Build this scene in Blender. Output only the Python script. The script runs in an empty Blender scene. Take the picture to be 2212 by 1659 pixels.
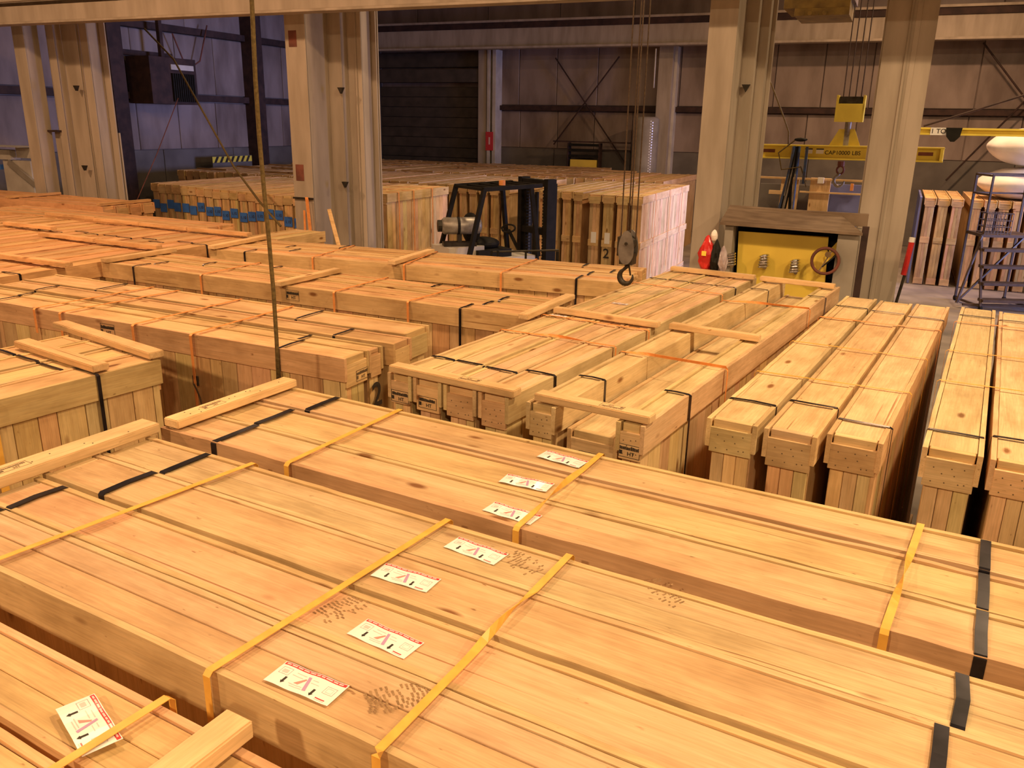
import bpy, bmesh, math, random
from mathutils import Vector, Matrix
random.seed(7)
PI = math.pi
D = bpy.data
SC = bpy.context.scene
COL = SC.collection

# ------------------------------------------------------------------ camera
F, CX, CY = 1790.0, 1106.0, 829.5
PITCH, ROLL, CAMH = math.atan(565 / 1790.0), 0.018, 3.0
FW = Vector((0, math.cos(PITCH), -math.sin(PITCH)))
_r = Vector((1, 0, 0)); _d = -_r.cross(FW)
_c, _s = math.cos(ROLL), math.sin(ROLL)
IX = _c * _r - _s * _d
IY = _c * _d + _s * _r
cam = D.objects.new('camera', D.cameras.new('camera')); COL.objects.link(cam)
cam.matrix_world = Matrix(((IX.x, -IY.x, -FW.x, 0), (IX.y, -IY.y, -FW.y, 0), (IX.z, -IY.z, -FW.z, CAMH), (0, 0, 0, 1)))
cam.data.sensor_fit = 'HORIZONTAL'; cam.data.sensor_width = 36.0
cam.data.lens = 36.0 * F / 2212.0; cam.data.clip_end = 200
SC.camera = cam

# building frame: u along the column rows, v across the bays
UX, UY = math.cos(math.radians(-24)), math.sin(math.radians(-24))
BANG = math.radians(-24)
def uv(u, v, z=0.0): return Vector((u * UX - v * UY, u * UY + v * UX, z))
def ray(x, y): return FW + IX * ((x - CX) / F) + IY * ((y - CY) / F)
def on_v(x, y, v):
    d = ray(x, y); t = v / (-d.x * UY + d.y * UX); p = Vector((0, 0, CAMH)) + d * t
    return p.x * UX + p.y * UY, p.z
def on_u(x, y, u):
    d = ray(x, y); t = u / (d.x * UX + d.y * UY); p = Vector((0, 0, CAMH)) + d * t
    return -p.x * UY + p.y * UX, p.z
def on_y(x, y, Y):
    d = ray(x, y); return Vector((0, 0, CAMH)) + d * (Y / d.y)
def on_z(x, y, z):
    d = ray(x, y); return Vector((0, 0, CAMH)) + d * ((z - CAMH) / d.z)

# ------------------------------------------------------------------ world, lights, exposure
SC.view_settings.view_transform = 'Standard'; SC.view_settings.look = 'None'
SC.view_settings.gamma = 1.0; SC.view_settings.use_curve_mapping = False
SC.view_settings.exposure = 0.26
W = D.worlds.new('world'); SC.world = W; W.use_nodes = True
W.node_tree.nodes['Background'].inputs[0].default_value = (1.0, 0.74, 0.45, 1)
W.node_tree.nodes['Background'].inputs[1].default_value = 0.03
WARM = (1.0, 0.70, 0.385); WARMR = (1.0, 0.59, 0.315); COOL = (0.40, 0.47, 1.0)
def area(name, loc, power, color, size, rot=(0, 0, 0), sy=None, spread=PI):
    l = D.lights.new(name, 'AREA'); l.energy = power; l.color = color
    l.shape = 'RECTANGLE' if sy else 'DISK'; l.size = size
    if sy: l.size_y = sy
    l.spread = spread
    o = D.objects.new(name, l); COL.objects.link(o); o.location = loc; o.rotation_euler = rot
    return o
# high-bay lamps (their fixtures are built further down)
LAMPS = [  # u, v, z, power, colour
    (2.2, 3.6, 7.6, 360, WARM), (-4.8, 3.6, 7.6, 250, WARMR), (-10.5, 4.0, 7.6, 330, WARMR),
    (6.8, 3.0, 7.6, 380, WARM), (-2.6, -4.6, 7.0, 430, WARM), (3.6, -4.6, 7.0, 430, WARM), (-8.5, -3.6, 7.0, 330, WARMR),
    (-4.6, 13.2, 7.6, 170, WARM), (0.6, 18.6, 7.6, 420, WARMR), (-11.5, 13.2, 7.6, 40, WARM), (3.0, 13.2, 7.6, 240, WARM)]
for i, (u, v, z, p, c) in enumerate(LAMPS):
    area('high_bay_light', uv(u, v, z - 0.34), p, c, 0.5)
# daylight through the open dock door in the right wall of the rear bay
area('dock_daylight', uv(8.8, 17.6, 2.3), 265, COOL, 4.0, (PI / 2, 0, BANG + PI / 2), 4.2, math.radians(52))

# ------------------------------------------------------------------ materials
MATS = {}
def mat(name, col=(0.5, 0.5, 0.5), rough=0.6, metal=0.0, spec=0.4, emit=None):
    if name in MATS: return MATS[name]
    m = D.materials.new(name); m.use_nodes = True; b = m.node_tree.nodes['Principled BSDF']
    b.inputs['Base Color'].default_value = (*col, 1); b.inputs['Roughness'].default_value = rough
    b.inputs['Metallic'].default_value = metal; b.inputs['Specular IOR Level'].default_value = spec
    if emit:
        b.inputs['Emission Color'].default_value = (*col, 1); b.inputs['Emission Strength'].default_value = emit
    MATS[name] = m
    return m
def nmat(name, col, col2, scale=4.0, rough=0.6, metal=0.0, stretch=(1, 1, 1), bump=0.1, detail=5, lo=0.35, hi=0.65, rand=0.0, spec=0.35):
    """two-tone noise material in object space"""
    if name in MATS: return MATS[name]
    m = mat(name, col, rough, metal, spec); nt = m.node_tree; N = nt.nodes; L = nt.links; b = N['Principled BSDF']
    tc = N.new('ShaderNodeTexCoord'); oi = N.new('ShaderNodeObjectInfo')
    va = N.new('ShaderNodeVectorMath'); va.operation = 'MULTIPLY_ADD'
    L.new(oi.outputs['Random'], va.inputs[0]); va.inputs[1].default_value = (31, 17, 23); L.new(tc.outputs['Object'], va.inputs[2])
    mp = N.new('ShaderNodeMapping'); mp.inputs['Scale'].default_value = stretch; L.new(va.outputs[0], mp.inputs[0])
    no = N.new('ShaderNodeTexNoise'); no.inputs['Scale'].default_value = scale; no.inputs['Detail'].default_value = detail
    L.new(mp.outputs[0], no.inputs['Vector'])
    r = N.new('ShaderNodeValToRGB'); r.color_ramp.elements[0].position = lo; r.color_ramp.elements[1].position = hi
    r.color_ramp.elements[0].color = (*col2, 1); r.color_ramp.elements[1].color = (*col, 1)
    L.new(no.outputs[0], r.inputs[0])
    L.new(r.outputs[0], b.inputs['Base Color'])
    if bump:
        bp = N.new('ShaderNodeBump'); bp.inputs['Strength'].default_value = bump; bp.inputs['Distance'].default_value = 0.01
        L.new(no.outputs[0], bp.inputs['Height']); L.new(bp.outputs[0], b.inputs['Normal'])
    return m
def wood(axis):
    """softwood with the grain along one local axis; the object colour tints it"""
    key = 'wood_' + 'xyz'[axis]
    if key in MATS: return MATS[key]
    m = mat(key, rough=0.62, spec=0.3); nt = m.node_tree; N = nt.nodes; L = nt.links; b = N['Principled BSDF']
    tc = N.new('ShaderNodeTexCoord'); oi = N.new('ShaderNodeObjectInfo')
    va = N.new('ShaderNodeVectorMath'); va.operation = 'MULTIPLY_ADD'
    L.new(oi.outputs['Random'], va.inputs[0]); va.inputs[1].default_value = (97, 61, 43); L.new(tc.outputs['Object'], va.inputs[2])
    def mapped(g, c):
        mp = N.new('ShaderNodeMapping'); s = [c, c, c]; s[axis] = g; mp.inputs['Scale'].default_value = s
        L.new(va.outputs[0], mp.inputs[0]); return mp.outputs[0]
    def noise(vec, scale, detail, rough=0.6, dist=0.0):
        n = N.new('ShaderNodeTexNoise'); n.inputs['Scale'].default_value = scale; n.inputs['Detail'].default_value = detail
        n.inputs['Roughness'].default_value = rough; n.inputs['Distortion'].default_value = dist
        L.new(vec, n.inputs['Vector']); return n.outputs[0]
    def ramp(fac, a, c, p0=0.0, p1=1.0):
        r = N.new('ShaderNodeValToRGB'); e = r.color_ramp.elements
        e[0].position = p0; e[1].position = p1; e[0].color = (*a, 1); e[1].color = (*c, 1)
        L.new(fac, r.inputs[0]); return r.outputs[0]
    def mix(f, a, c, mode='MIX'):
        x = N.new('ShaderNodeMix'); x.data_type = 'RGBA'; x.blend_type = mode
        if isinstance(f, float): x.inputs[0].default_value = f
        else: L.new(f, x.inputs[0])
        for s, i in ((a, 6), (c, 7)):
            if isinstance(s, tuple): x.inputs[i].default_value = (*s, 1)
            else: L.new(s, x.inputs[i])
        return x.outputs[2]
    def math_(op, a, c=0.0):
        n = N.new('ShaderNodeMath'); n.operation = op
        for i, s in enumerate((a, c)):
            if isinstance(s, (int, float)): n.inputs[i].default_value = s
            else: L.new(s, n.inputs[i])
        return n.outputs[0]
    g1 = noise(mapped(0.9, 16), 2.2, 5, 0.6, 0.8)
    g2 = noise(mapped(2.5, 60), 3.0, 3)
    blot = noise(mapped(1.6, 3.0), 1.6, 4, 0.6)
    base = ramp(g1, (0.595, 0.392, 0.195), (0.72, 0.505, 0.275), 0.30, 0.66)
    fine = ramp(g2, (0.86, 0.86, 0.86), (1.04, 1.04, 1.04), 0.35, 0.62)
    c = mix(1.0, base, fine, 'MULTIPLY')
    # warm / pale boards
    rnd = math_('FRACT', math_('MULTIPLY', oi.outputs['Random'], 7.31))
    c = mix(math_('MULTIPLY', rnd, 0.22), c, (0.68, 0.40, 0.165))
    val = math_('ADD', math_('MULTIPLY', math_('FRACT', math_('MULTIPLY', oi.outputs['Random'], 13.7)), 0.24), 0.86)
    hv = N.new('ShaderNodeHueSaturation'); L.new(val, hv.inputs['Value']); L.new(c, hv.inputs['Color']); c = hv.outputs[0]
    # blotches of handling dirt
    c = mix(1.0, c, ramp(blot, (0.74, 0.70, 0.64), (1.03, 1.03, 1.03), 0.32, 0.57), 'MULTIPLY')
    # knots
    vo = N.new('ShaderNodeTexVoronoi'); vo.inputs['Scale'].default_value = 1.0; vo.inputs['Randomness'].default_value = 1.0
    L.new(mapped(2.3, 6.0), vo.inputs['Vector'])
    kn = ramp(vo.outputs['Distance'], (0.38, 0.24, 0.15), (1, 1, 1), 0.055, 0.12)
    c = mix(1.0, c, kn, 'MULTIPLY')
    # long drying cracks along the grain
    cr_ = noise(mapped(0.30, 22.0), 2.0, 1)
    c = mix(1.0, c, ramp(cr_, (0.50, 0.40, 0.32), (1, 1, 1), 0.225, 0.262), 'MULTIPLY')
    # scratches and small dark scuffs
    sc = noise(mapped(3.0, 9.0), 6.0, 2)
    c = mix(1.0, c, ramp(sc, (0.55, 0.47, 0.40), (1, 1, 1), 0.22, 0.29), 'MULTIPLY')
    c = mix(1.0, c, oi.outputs['Color'], 'MULTIPLY')
    L.new(c, b.inputs['Base Color'])
    return m
WX, WY, WZ = wood(0), wood(1), wood(2)
M_black = nmat('black_steel_band', (0.065, 0.058, 0.070), (0.030, 0.027, 0.032), 9, 0.30, 0.8, bump=0.02)
M_orange = nmat('orange_band', (0.85, 0.34, 0.10), (0.72, 0.26, 0.07), 20, 0.45, bump=0.03)
M_yellowband = nmat('amber_band', (0.82, 0.45, 0.085), (0.70, 0.36, 0.06), 20, 0.42, bump=0.03)
M_ink = mat('ink', (0.030, 0.022, 0.016), 0.7)
M_inkfade = mat('faded_ink', (0.13, 0.085, 0.045), 0.8)
M_paper = mat('label_paper', (0.86, 0.83, 0.80), 0.18, spec=0.55)
M_red = mat('label_red', (0.62, 0.05, 0.055), 0.25)
M_pale = mat('label_pale_print', (0.80, 0.55, 0.52), 0.25)
M_violet = mat('label_violet', (0.50, 0.30, 0.50), 0.25)
M_pinkr = mat('label_coral', (0.80, 0.28, 0.24), 0.25)
M_grey_line = mat('label_grey_line', (0.35, 0.27, 0.27), 0.3)
M_blue = nmat('blue_tag', (0.06, 0.20, 0.66), (0.045, 0.15, 0.54), 9, 0.5)
M_steelpaint = nmat('beige_steel_paint', (0.47, 0.395, 0.32), (0.34, 0.28, 0.215), 2.2, 0.55, stretch=(2, 2, 0.35), bump=0.03)
M_steeldark = nmat('dark_rust_steel', (0.060, 0.030, 0.024), (0.030, 0.016, 0.014), 5, 0.7)
M_rustprimer = nmat('rust_primer', (0.23, 0.075, 0.05), (0.13, 0.045, 0.03), 6, 0.7)
M_liner = nmat('vinyl_liner', (0.30, 0.235, 0.21), (0.155, 0.112, 0.095), 1.1, 0.5, stretch=(1.6, 1.6, 0.55), bump=0.25, lo=0.3, hi=0.62)
M_block = nmat('lower_wall_grey', (0.17, 0.15, 0.135), (0.12, 0.105, 0.095), 1.8, 0.75, bump=0.1)
M_roof = nmat('roof_liner', (0.20, 0.16, 0.13), (0.13, 0.10, 0.08), 1.2, 0.8)
M_concrete = nmat('concrete_floor', (0.30, 0.26, 0.225), (0.19, 0.165, 0.145), 2.0, 0.65, bump=0.15, detail=8)
M_doordark = nmat('dark_shutter', (0.085, 0.068, 0.055), (0.055, 0.044, 0.036), 3, 0.65)
M_yellow = nmat('crane_yellow', (0.86, 0.68, 0.09), (0.74, 0.57, 0.075), 4, 0.45, bump=0.03)
M_yellowpanel = nmat('panel_yellow', (0.82, 0.60, 0.09), (0.72, 0.51, 0.075), 2.4, 0.5, bump=0.02)
M_greypaint = nmat('grey_sheet_metal', (0.36, 0.32, 0.27), (0.26, 0.225, 0.185), 2.5, 0.55)
M_brownply = nmat('weathered_cover', (0.24, 0.17, 0.115), (0.15, 0.10, 0.065), 4, 0.75, stretch=(1, 4, 1))
M_dullyellow = nmat('grimy_yellow', (0.26, 0.165, 0.035), (0.15, 0.09, 0.02), 6, 0.6)
M_darkgap = mat('black_recess', (0.012, 0.010, 0.009), 0.9)
M_chrome = mat('chrome', (0.75, 0.73, 0.70), 0.12, 1.0)
M_iron = nmat('grimy_iron', (0.060, 0.050, 0.038), (0.035, 0.028, 0.02), 14, 0.5, 0.6)
M_blockgrey = nmat('worn_block_paint', (0.20, 0.18, 0.165), (0.12, 0.105, 0.095), 12, 0.45, 0.35)
M_rope = nmat('greasy_rope', (0.16, 0.105, 0.035), (0.09, 0.06, 0.02), 60, 0.8, bump=0.5)
M_wire = nmat('wire_rope', (0.085, 0.055, 0.035), (0.05, 0.03, 0.02), 60, 0.6, 0.4)
M_fork = nmat('forklift_black', (0.016, 0.013, 0.010), (0.009, 0.008, 0.006), 8, 0.7, spec=0.2)
M_forkwhite = nmat('forklift_cream', (0.62, 0.56, 0.49), (0.50, 0.45, 0.39), 3, 0.4)
M_tank = nmat('lpg_tank_grey', (0.42, 0.38, 0.33), (0.24, 0.21, 0.18), 10, 0.42, 0.35)
M_whitebag = nmat('white_sack', (0.86, 0.80, 0.76), (0.74, 0.68, 0.64), 3, 0.55, bump=0.4)
M_bluesheet = nmat('blue_grey_sheet', (0.20, 0.22, 0.50), (0.15, 0.165, 0.40), 2, 0.5)
M_sling = nmat('blue_sling', (0.05, 0.10, 0.24), (0.06, 0.055, 0.07), 12, 0.7)
M_redbag = nmat('red_plastic', (0.62, 0.035, 0.03), (0.45, 0.02, 0.02), 6, 0.22, bump=0.6)
M_clear = nmat('clear_film', (0.52, 0.45, 0.48), (0.28, 0.22, 0.24), 9, 0.15, bump=0.7)
M_ladder = nmat('ladder_grey', (0.095, 0.058, 0.036), (0.06, 0.036, 0.022), 8, 0.65)
M_whitesteel = nmat('white_steel', (0.62, 0.57, 0.50), (0.48, 0.43, 0.37), 3, 0.5)
M_lamp = mat('lamp_lens', (1.0, 0.80, 0.50), 0.4, emit=3.0)
M_shade = mat('lamp_shade_aluminium', (0.45, 0.45, 0.45), 0.35, 0.9)

# ------------------------------------------------------------------ mesh helpers
class MB:
    def __init__(s): s.v = []; s.f = []; s.m = []
    def quad(s, pts, mi=0):
        n = len(s.v); s.v += [tuple(p) for p in pts]; s.f.append(tuple(range(n, n + len(pts)))); s.m.append(mi); return s
    def box(s, x0, x1, y0, y1, z0, z1, mi=0, M=None):
        n = len(s.v)
        for z in (z0, z1):
            for x, y in ((x0, y0), (x1, y0), (x1, y1), (x0, y1)):
                p = Vector((x, y, z)); s.v.append(tuple(M @ p) if M else (x, y, z))
        for q in ((3, 2, 1, 0), (4, 5, 6, 7), (0, 1, 5, 4), (1, 2, 6, 5), (2, 3, 7, 6), (3, 0, 4, 7)):
            s.f.append(tuple(n + i for i in q)); s.m.append(mi)
        return s
    def prism(s, poly, z0, z1, mi=0, M=None):
        n = len(s.v); k = len(poly)
        for z in (z0, z1):
            for x, y in poly:
                p = Vector((x, y, z)); s.v.append(tuple(M @ p) if M else (x, y, z))
        for i in range(k):
            j = (i + 1) % k; s.f.append((n + i, n + j, n + k + j, n + k + i)); s.m.append(mi)
        s.f.append(tuple(n + i for i in reversed(range(k)))); s.m.append(mi)
        s.f.append(tuple(n + k + i for i in range(k))); s.m.append(mi)
        return s
    def tube(s, pts, r, n=8, mi=0, closed=False):
        pts = [Vector(p) for p in pts]; base = len(s.v); K = len(pts)
        rs = r if isinstance(r, (list, tuple)) else [r] * K
        up = None
        for i, p in enumerate(pts):
            a = pts[i - 1] if (i > 0 or closed) else p; c = pts[(i + 1) % K] if (i < K - 1 or closed) else p
            t = (c - a).normalized()
            if up is None: up = t.orthogonal().normalized()
            up = (up - t * up.dot(t))
            up = up.normalized() if up.length > 1e-6 else t.orthogonal().normalized()
            w = t.cross(up)
            for k in range(n):
                an = 2 * PI * k / n; s.v.append(tuple(p + (up * math.cos(an) + w * math.sin(an)) * rs[i]))
        R = K if closed else K - 1
        for i in range(R):
            for k in range(n):
                a = base + i * n + k; b = base + i * n + (k + 1) % n; j = (i + 1) % K
                c = base + j * n + (k + 1) % n; d = base + j * n + k
                s.f.append((a, b, c, d)); s.m.append(mi)
        if not closed:
            s.f.append(tuple(base + k for k in reversed(range(n)))); s.m.append(mi)
            s.f.append(tuple(base + (K - 1) * n + k for k in range(n))); s.m.append(mi)
        return s
    def cyl(s, p0, p1, r, n=12, mi=0): return s.tube([p0, p1], r, n, mi)
    def bar(s, p0, p1, w, h, mi=0, up=Vector((0, 0, 1))):
        p0, p1 = Vector(p0), Vector(p1); t = (p1 - p0); Ln = t.length; t.normalize()
        side = t.cross(up); side = side.normalized() if side.length > 1e-5 else Vector((1, 0, 0)); u2 = side.cross(t)
        M = Matrix(((t.x, side.x, u2.x, p0.x), (t.y, side.y, u2.y, p0.y), (t.z, side.z, u2.z, p0.z), (0, 0, 0, 1)))
        return s.box(0, Ln, -w / 2, w / 2, -h / 2, h / 2, mi, M)
    def ribbon(s, pts, wdirs, w, th, mi=0):
        """flat band: centre points, width directions"""
        n = len(s.v); K = len(pts)
        for i, (p, d) in enumerate(zip(pts, wdirs)):
            p = Vector(p); d = Vector(d).normalized()
            a = Vector(pts[max(i - 1, 0)]); c = Vector(pts[min(i + 1, K - 1)]); t = (c - a).normalized(); nn = d.cross(t).normalized()
            for q in (d * w / 2, -d * w / 2):
                s.v.append(tuple(p + q + nn * th / 2)); s.v.append(tuple(p + q - nn * th / 2))
        for i in range(K - 1):
            a = n + 4 * i; b = a + 4
            for q in ((a, b, b + 2, a + 2), (a + 1, a + 3, b + 3, b + 1), (a, a + 1, b + 1, b), (a + 2, b + 2, b + 3, a + 3)):
                s.f.append(q); s.m.append(mi)
        s.f.append((n, n + 2, n + 3, n + 1)); s.m.append(mi)
        e = n + 4 * (K - 1); s.f.append((e, e + 1, e + 3, e + 2)); s.m.append(mi)
        return s
    def mesh(s, name, mats, smooth=False):
        me = D.meshes.new(name); me.from_pydata(s.v, [], s.f)
        for m in (mats if isinstance(mats, (list, tuple)) else [mats]): me.materials.append(m)
        me.polygons.foreach_set('material_index', s.m)
        me.update()
        bm = bmesh.new(); bm.from_mesh(me); bmesh.ops.recalc_face_normals(bm, faces=bm.faces); bm.to_mesh(me); bm.free()
        if smooth:
            me.polygons.foreach_set('use_smooth', [True] * len(me.polygons))
        return me
    def build(s, name, mats, parent=None, loc=None, rz=0.0, smooth=False, color=None):
        return put(name, s.mesh(name, mats, smooth), parent, loc, rz, color)
def put(name, me, parent=None, loc=None, rz=0.0, color=None):
    o = D.objects.new(name, me); COL.objects.link(o)
    if parent: o.parent = parent
    if loc is not None: o.location = loc
    if rz: o.rotation_euler = (0, 0, rz)
    if color: o.color = (*color, 1)
    return o
def empty(name, loc, rz=0.0):
    o = D.objects.new(name, None); COL.objects.link(o); o.location = loc; o.rotation_euler = (0, 0, rz); o.empty_display_size = 0.1
    return o
def tag(o, label, cat, group=None):
    o['label'] = label; o['category'] = cat
    if group: o['group'] = group
    return o
def struct(o): o['kind'] = 'structure'; return o
CACHE = {}
def box_mesh(sx, sy, sz, m, bev=0.002):
    """chamfered box centred on the origin, shared between alike pieces"""
    key = (round(sx, 3), round(sy, 3), round(sz, 3), m.name, bev)
    if key in CACHE: return CACHE[key]
    bm = bmesh.new(); bmesh.ops.create_cube(bm, size=1.0)
    for v in bm.verts: v.co = Vector((v.co.x * sx, v.co.y * sy, v.co.z * sz))
    if bev: bmesh.ops.bevel(bm, geom=bm.edges[:], offset=min(bev, 0.3 * min(sx, sy, sz)), segments=1, affect='EDGES')
    me = D.meshes.new('board'); bm.to_mesh(me); bm.free(); me.materials.append(m); CACHE[key] = me
    return me
def pbox(name, parent, x0, x1, y0, y1, z0, z1, m, color=None, bev=0.002):
    return put(name, box_mesh(x1 - x0, y1 - y0, z1 - z0, m, bev), parent, ((x0 + x1) / 2, (y0 + y1) / 2, (z0 + z1) / 2), 0, color)
RAILS = {}
def rail_mesh(Ln, t, hh, var, amp=0.0022):
    """sawn board on edge with a ragged top"""
    key = (round(Ln, 2), t, round(hh, 3), var, amp)
    if key in RAILS: return RAILS[key]
    rg = random.Random(hash(key) & 0xffff); n = max(8, int(Ln / 0.09)); b = MB()
    prev = None; z = 0; y = 0
    for i in range(n + 1):
        x = -Ln / 2 + Ln * i / n
        if rg.random() < 0.35: z = rg.uniform(-amp, amp); y = rg.uniform(-0.0012, 0.0012)
        ring = [(x, -t / 2 + y, -hh / 2), (x, t / 2 + y, -hh / 2), (x, t / 2 + y, hh / 2 + z), (x, -t / 2 + y, hh / 2 + z)]
        base = len(b.v); b.v += ring
        if prev is not None:
            for k in range(4):
                b.f.append((prev + k, prev + (k + 1) % 4, base + (k + 1) % 4, base + k)); b.m.append(0)
        else: b.f.append((base, base + 3, base + 2, base + 1)); b.m.append(0)
        prev = base
    b.f.append((prev, prev + 1, prev + 2, prev + 3)); b.m.append(0)
    RAILS[key] = b.mesh('rail', WX); return RAILS[key]
def text_mesh(txt, size, m, bold=0.0):
    cu = D.curves.new('writing', 'FONT'); cu.body = txt; cu.size = size; cu.align_x = 'CENTER'; cu.align_y = 'CENTER'; cu.offset = bold
    o = D.objects.new('tmp', cu); COL.objects.link(o)
    dg = bpy.context.evaluated_depsgraph_get(); me = D.meshes.new_from_object(o.evaluated_get(dg))
    D.objects.remove(o); me.materials.clear(); me.materials.append(m); return me

# ------------------------------------------------------------------ room shell
U0, U1, V0, V1, ZR = -17.0, 9.0, -8.0, 24.8, 9.0
fl = MB().box(U0, U1, V0, V1, -0.2, 0.0).build('floor', M_concrete, None, (0, 0, 0), BANG); struct(fl)
ce = MB().box(U0, U1, V0, V1, ZR, ZR + 0.2).build('ceiling', M_roof, None, (0, 0, 0), BANG); struct(ce)
def wall(name, p0, p1, zb, nx, ny):
    """back-up sheet, grey lower band and vertical liner panels as its own pieces"""
    pass
wb = MB().box(U0 - 0.3, U1 + 0.3, V1 + 0.06, V1 + 0.3, 0, ZR).build('wall_back', M_liner, None, (0, 0, 0), BANG); struct(wb)
wl = MB().box(U0 - 0.3, U0 - 0.06, V0, V1 + 0.06, 0, ZR).build('wall_left', M_liner, None, (0, 0, 0), BANG); struct(wl)
wf = MB().box(U0, U1, V0 - 0.3, V0 - 0.06, 0, ZR).build('wall_front', M_liner, None, (0, 0, 0), BANG); struct(wf)
wr = MB()
wr.box(U1 + 0.06, U1 + 0.3, V0, 15.4, 0, ZR); wr.box(U1 + 0.06, U1 + 0.3, 21.0, V1, 0, ZR); wr.box(U1 + 0.06, U1 + 0.3, 15.4, 21.0, 4.6, ZR)
wr = wr.build('wall_right', M_liner, None, (0, 0, 0), BANG); struct(wr)
def panels_u(par, u0, u1, z0, z1, step, m, name):      # panels on the back wall
    u = u0
    while u < u1 - 0.05:
        w = min(step * random.uniform(0.94, 1.06), u1 - u)
        pbox(name, par, u + 0.008, u + w - 0.008, V1 - random.uniform(0.0, 0.012), V1 + 0.07, z0, z1, m, bev=0.012); u += w
def panels_v(par, v0, v1, z0, z1, step, m, name):
    v = v0
    while v < v1 - 0.05:
        w = min(step * random.uniform(0.94, 1.06), v1 - v)
        pbox(name, par, U0 - 0.07, U0 + random.uniform(0, 0.012), v + 0.008, v + w - 0.008, z0, z1, m, bev=0.012); v += w
DU0, DU1, DZ = -15.96, -12.2, 4.05
panels_u(wb, U0, DU0, 0, 5.3, 1.1, M_liner, 'liner_panel'); panels_u(wb, DU1, U1, 2.26, 3.34, 1.25, M_liner, 'liner_panel')
panels_u(wb, DU1, U1, 3.52, 5.3, 1.25, M_liner, 'liner_panel'); panels_u(wb, U0, U1, 5.3, ZR, 2.4, M_liner, 'liner_panel')
panels_u(wb, DU1, U1, 0, 2.25, 2.5, M_block, 'lower_panel')
panels_v(wl, 3.0, V1, 2.2, 3.36, 1.4, M_liner, 'liner_panel'); panels_v(wl, 3.0, V1, 3.56, 4.98, 1.4, M_liner, 'liner_panel')
panels_v(wl, 3.0, V1, 5.16, ZR, 2.4, M_liner, 'liner_panel'); panels_v(wl, 3.0, V1, 0, 2.19, 2.6, M_block, 'lower_panel')
tn = [0]
def trim(m, u0, u1, v0, v1, z0, z1):
    tn[0] += 1
    return struct(put('trim_%d' % tn[0], box_mesh(u1 - u0, v1 - v0, z1 - z0, m, 0.004), None, uv((u0 + u1) / 2, (v0 + v1) / 2, (z0 + z1) / 2), BANG))
# girts on the walls
trim(M_steeldark, DU1 + 0.35, U1, V1 - 0.16, V1 + 0.05, 3.36, 3.50)
trim(M_steeldark, U0 - 0.05, U0 + 0.16, 8.0, V1, 3.38, 3.54); trim(M_steeldark, U0 - 0.05, U0 + 0.16, 8.0, V1, 4.99, 5.15)
trim(M_steeldark, U0 - 0.05, U0 + 0.14, 14.9, 16.7, 4.36, 4.48)
trim(M_steeldark, U0, U0 + 0.42, 14.55, 14.95, 0, 6.2)            # dark wall posts
trim(M_steeldark, U0, U0 + 0.40, 19.35, 19.75, 0, 6.2)
trim(M_steelpaint, DU1 + 0.02, DU1 + 0.30, V1 - 0.42, V1, 0, 5.1)   # pale jamb with two ribs
trim(M_whitesteel, DU1 + 0.34, DU1 + 0.44, V1 - 0.46, V1, 0, 5.1); trim(M_whitesteel, DU1 + 0.52, DU1 + 0.64, V1 - 0.46, V1, 0, 5.1)
trim(M_steelpaint, -6.50, -6.10, V1 - 0.5, V1, 0, 5.1); trim(M_whitesteel, -6.10, -6.02, V1 - 0.3, V1, 0, 5.1)
trim(M_steelpaint, U0, U1, V1 - 1.0, V1 - 0.92, 5.12, 5.62)          # far runway girder
trim(M_steelpaint, U0, U1, V1 - 1.16, V1 - 0.76, 5.06, 5.12); trim(M_steeldark, U0, U1, V1 - 1.05, V1 - 0.85, 5.62, 5.78)
trim(M_steelpaint, U0, U1, V1 - 1.10, V1 - 0.80, 5.78, 5.84)
# wall bracing rods
def brace(pa, pb, v=24.55, r=0.022):
    (u0, z0), (u1, z1) = on_v(*pa, v), on_v(*pb, v)
    o = MB().cyl(uv(u0, v, z0), uv(u1, v, z1), r, 6).build('trim_%d' % (tn[0] + 1), M_steeldark); tn[0] += 1; struct(o)
brace((1200, 125), (1350, 352)); brace((1338, 122), (1196, 312)); brace((2124, 92), (2240, 246), 24.4); brace((2222, 210), (2043, 390), 24.4)
# roller shutter in the back wall
sh = empty('door_1', uv((DU0 + DU1) / 2, V1 - 0.05, 0), BANG); struct(sh)
hw = (DU1 - DU0) / 2
n = 13
for i in range(n):
    pbox('slat', sh, -hw, hw, -0.03, 0.06, DZ * i / n + 0.006, DZ * (i + 1) / n - 0.006, M_doordark, bev=0.008)
pbox('header_box', sh, -hw - 0.05, hw + 0.05, -0.35, 0.1, DZ + 0.12, DZ + 0.50, M_doordark); pbox('header_beam', sh, -hw - 0.05, hw + 0.05, -0.15, 0.1, DZ + 0.58, DZ + 1.0, M_doordark)
pbox('guide', sh, -hw - 0.12, -hw, -0.14, 0.06, 0, DZ + 0.1, M_doordark); pbox('guide', sh, hw, hw + 0.10, -0.14, 0.06, 0, DZ + 0.1, M_steeldark)

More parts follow.
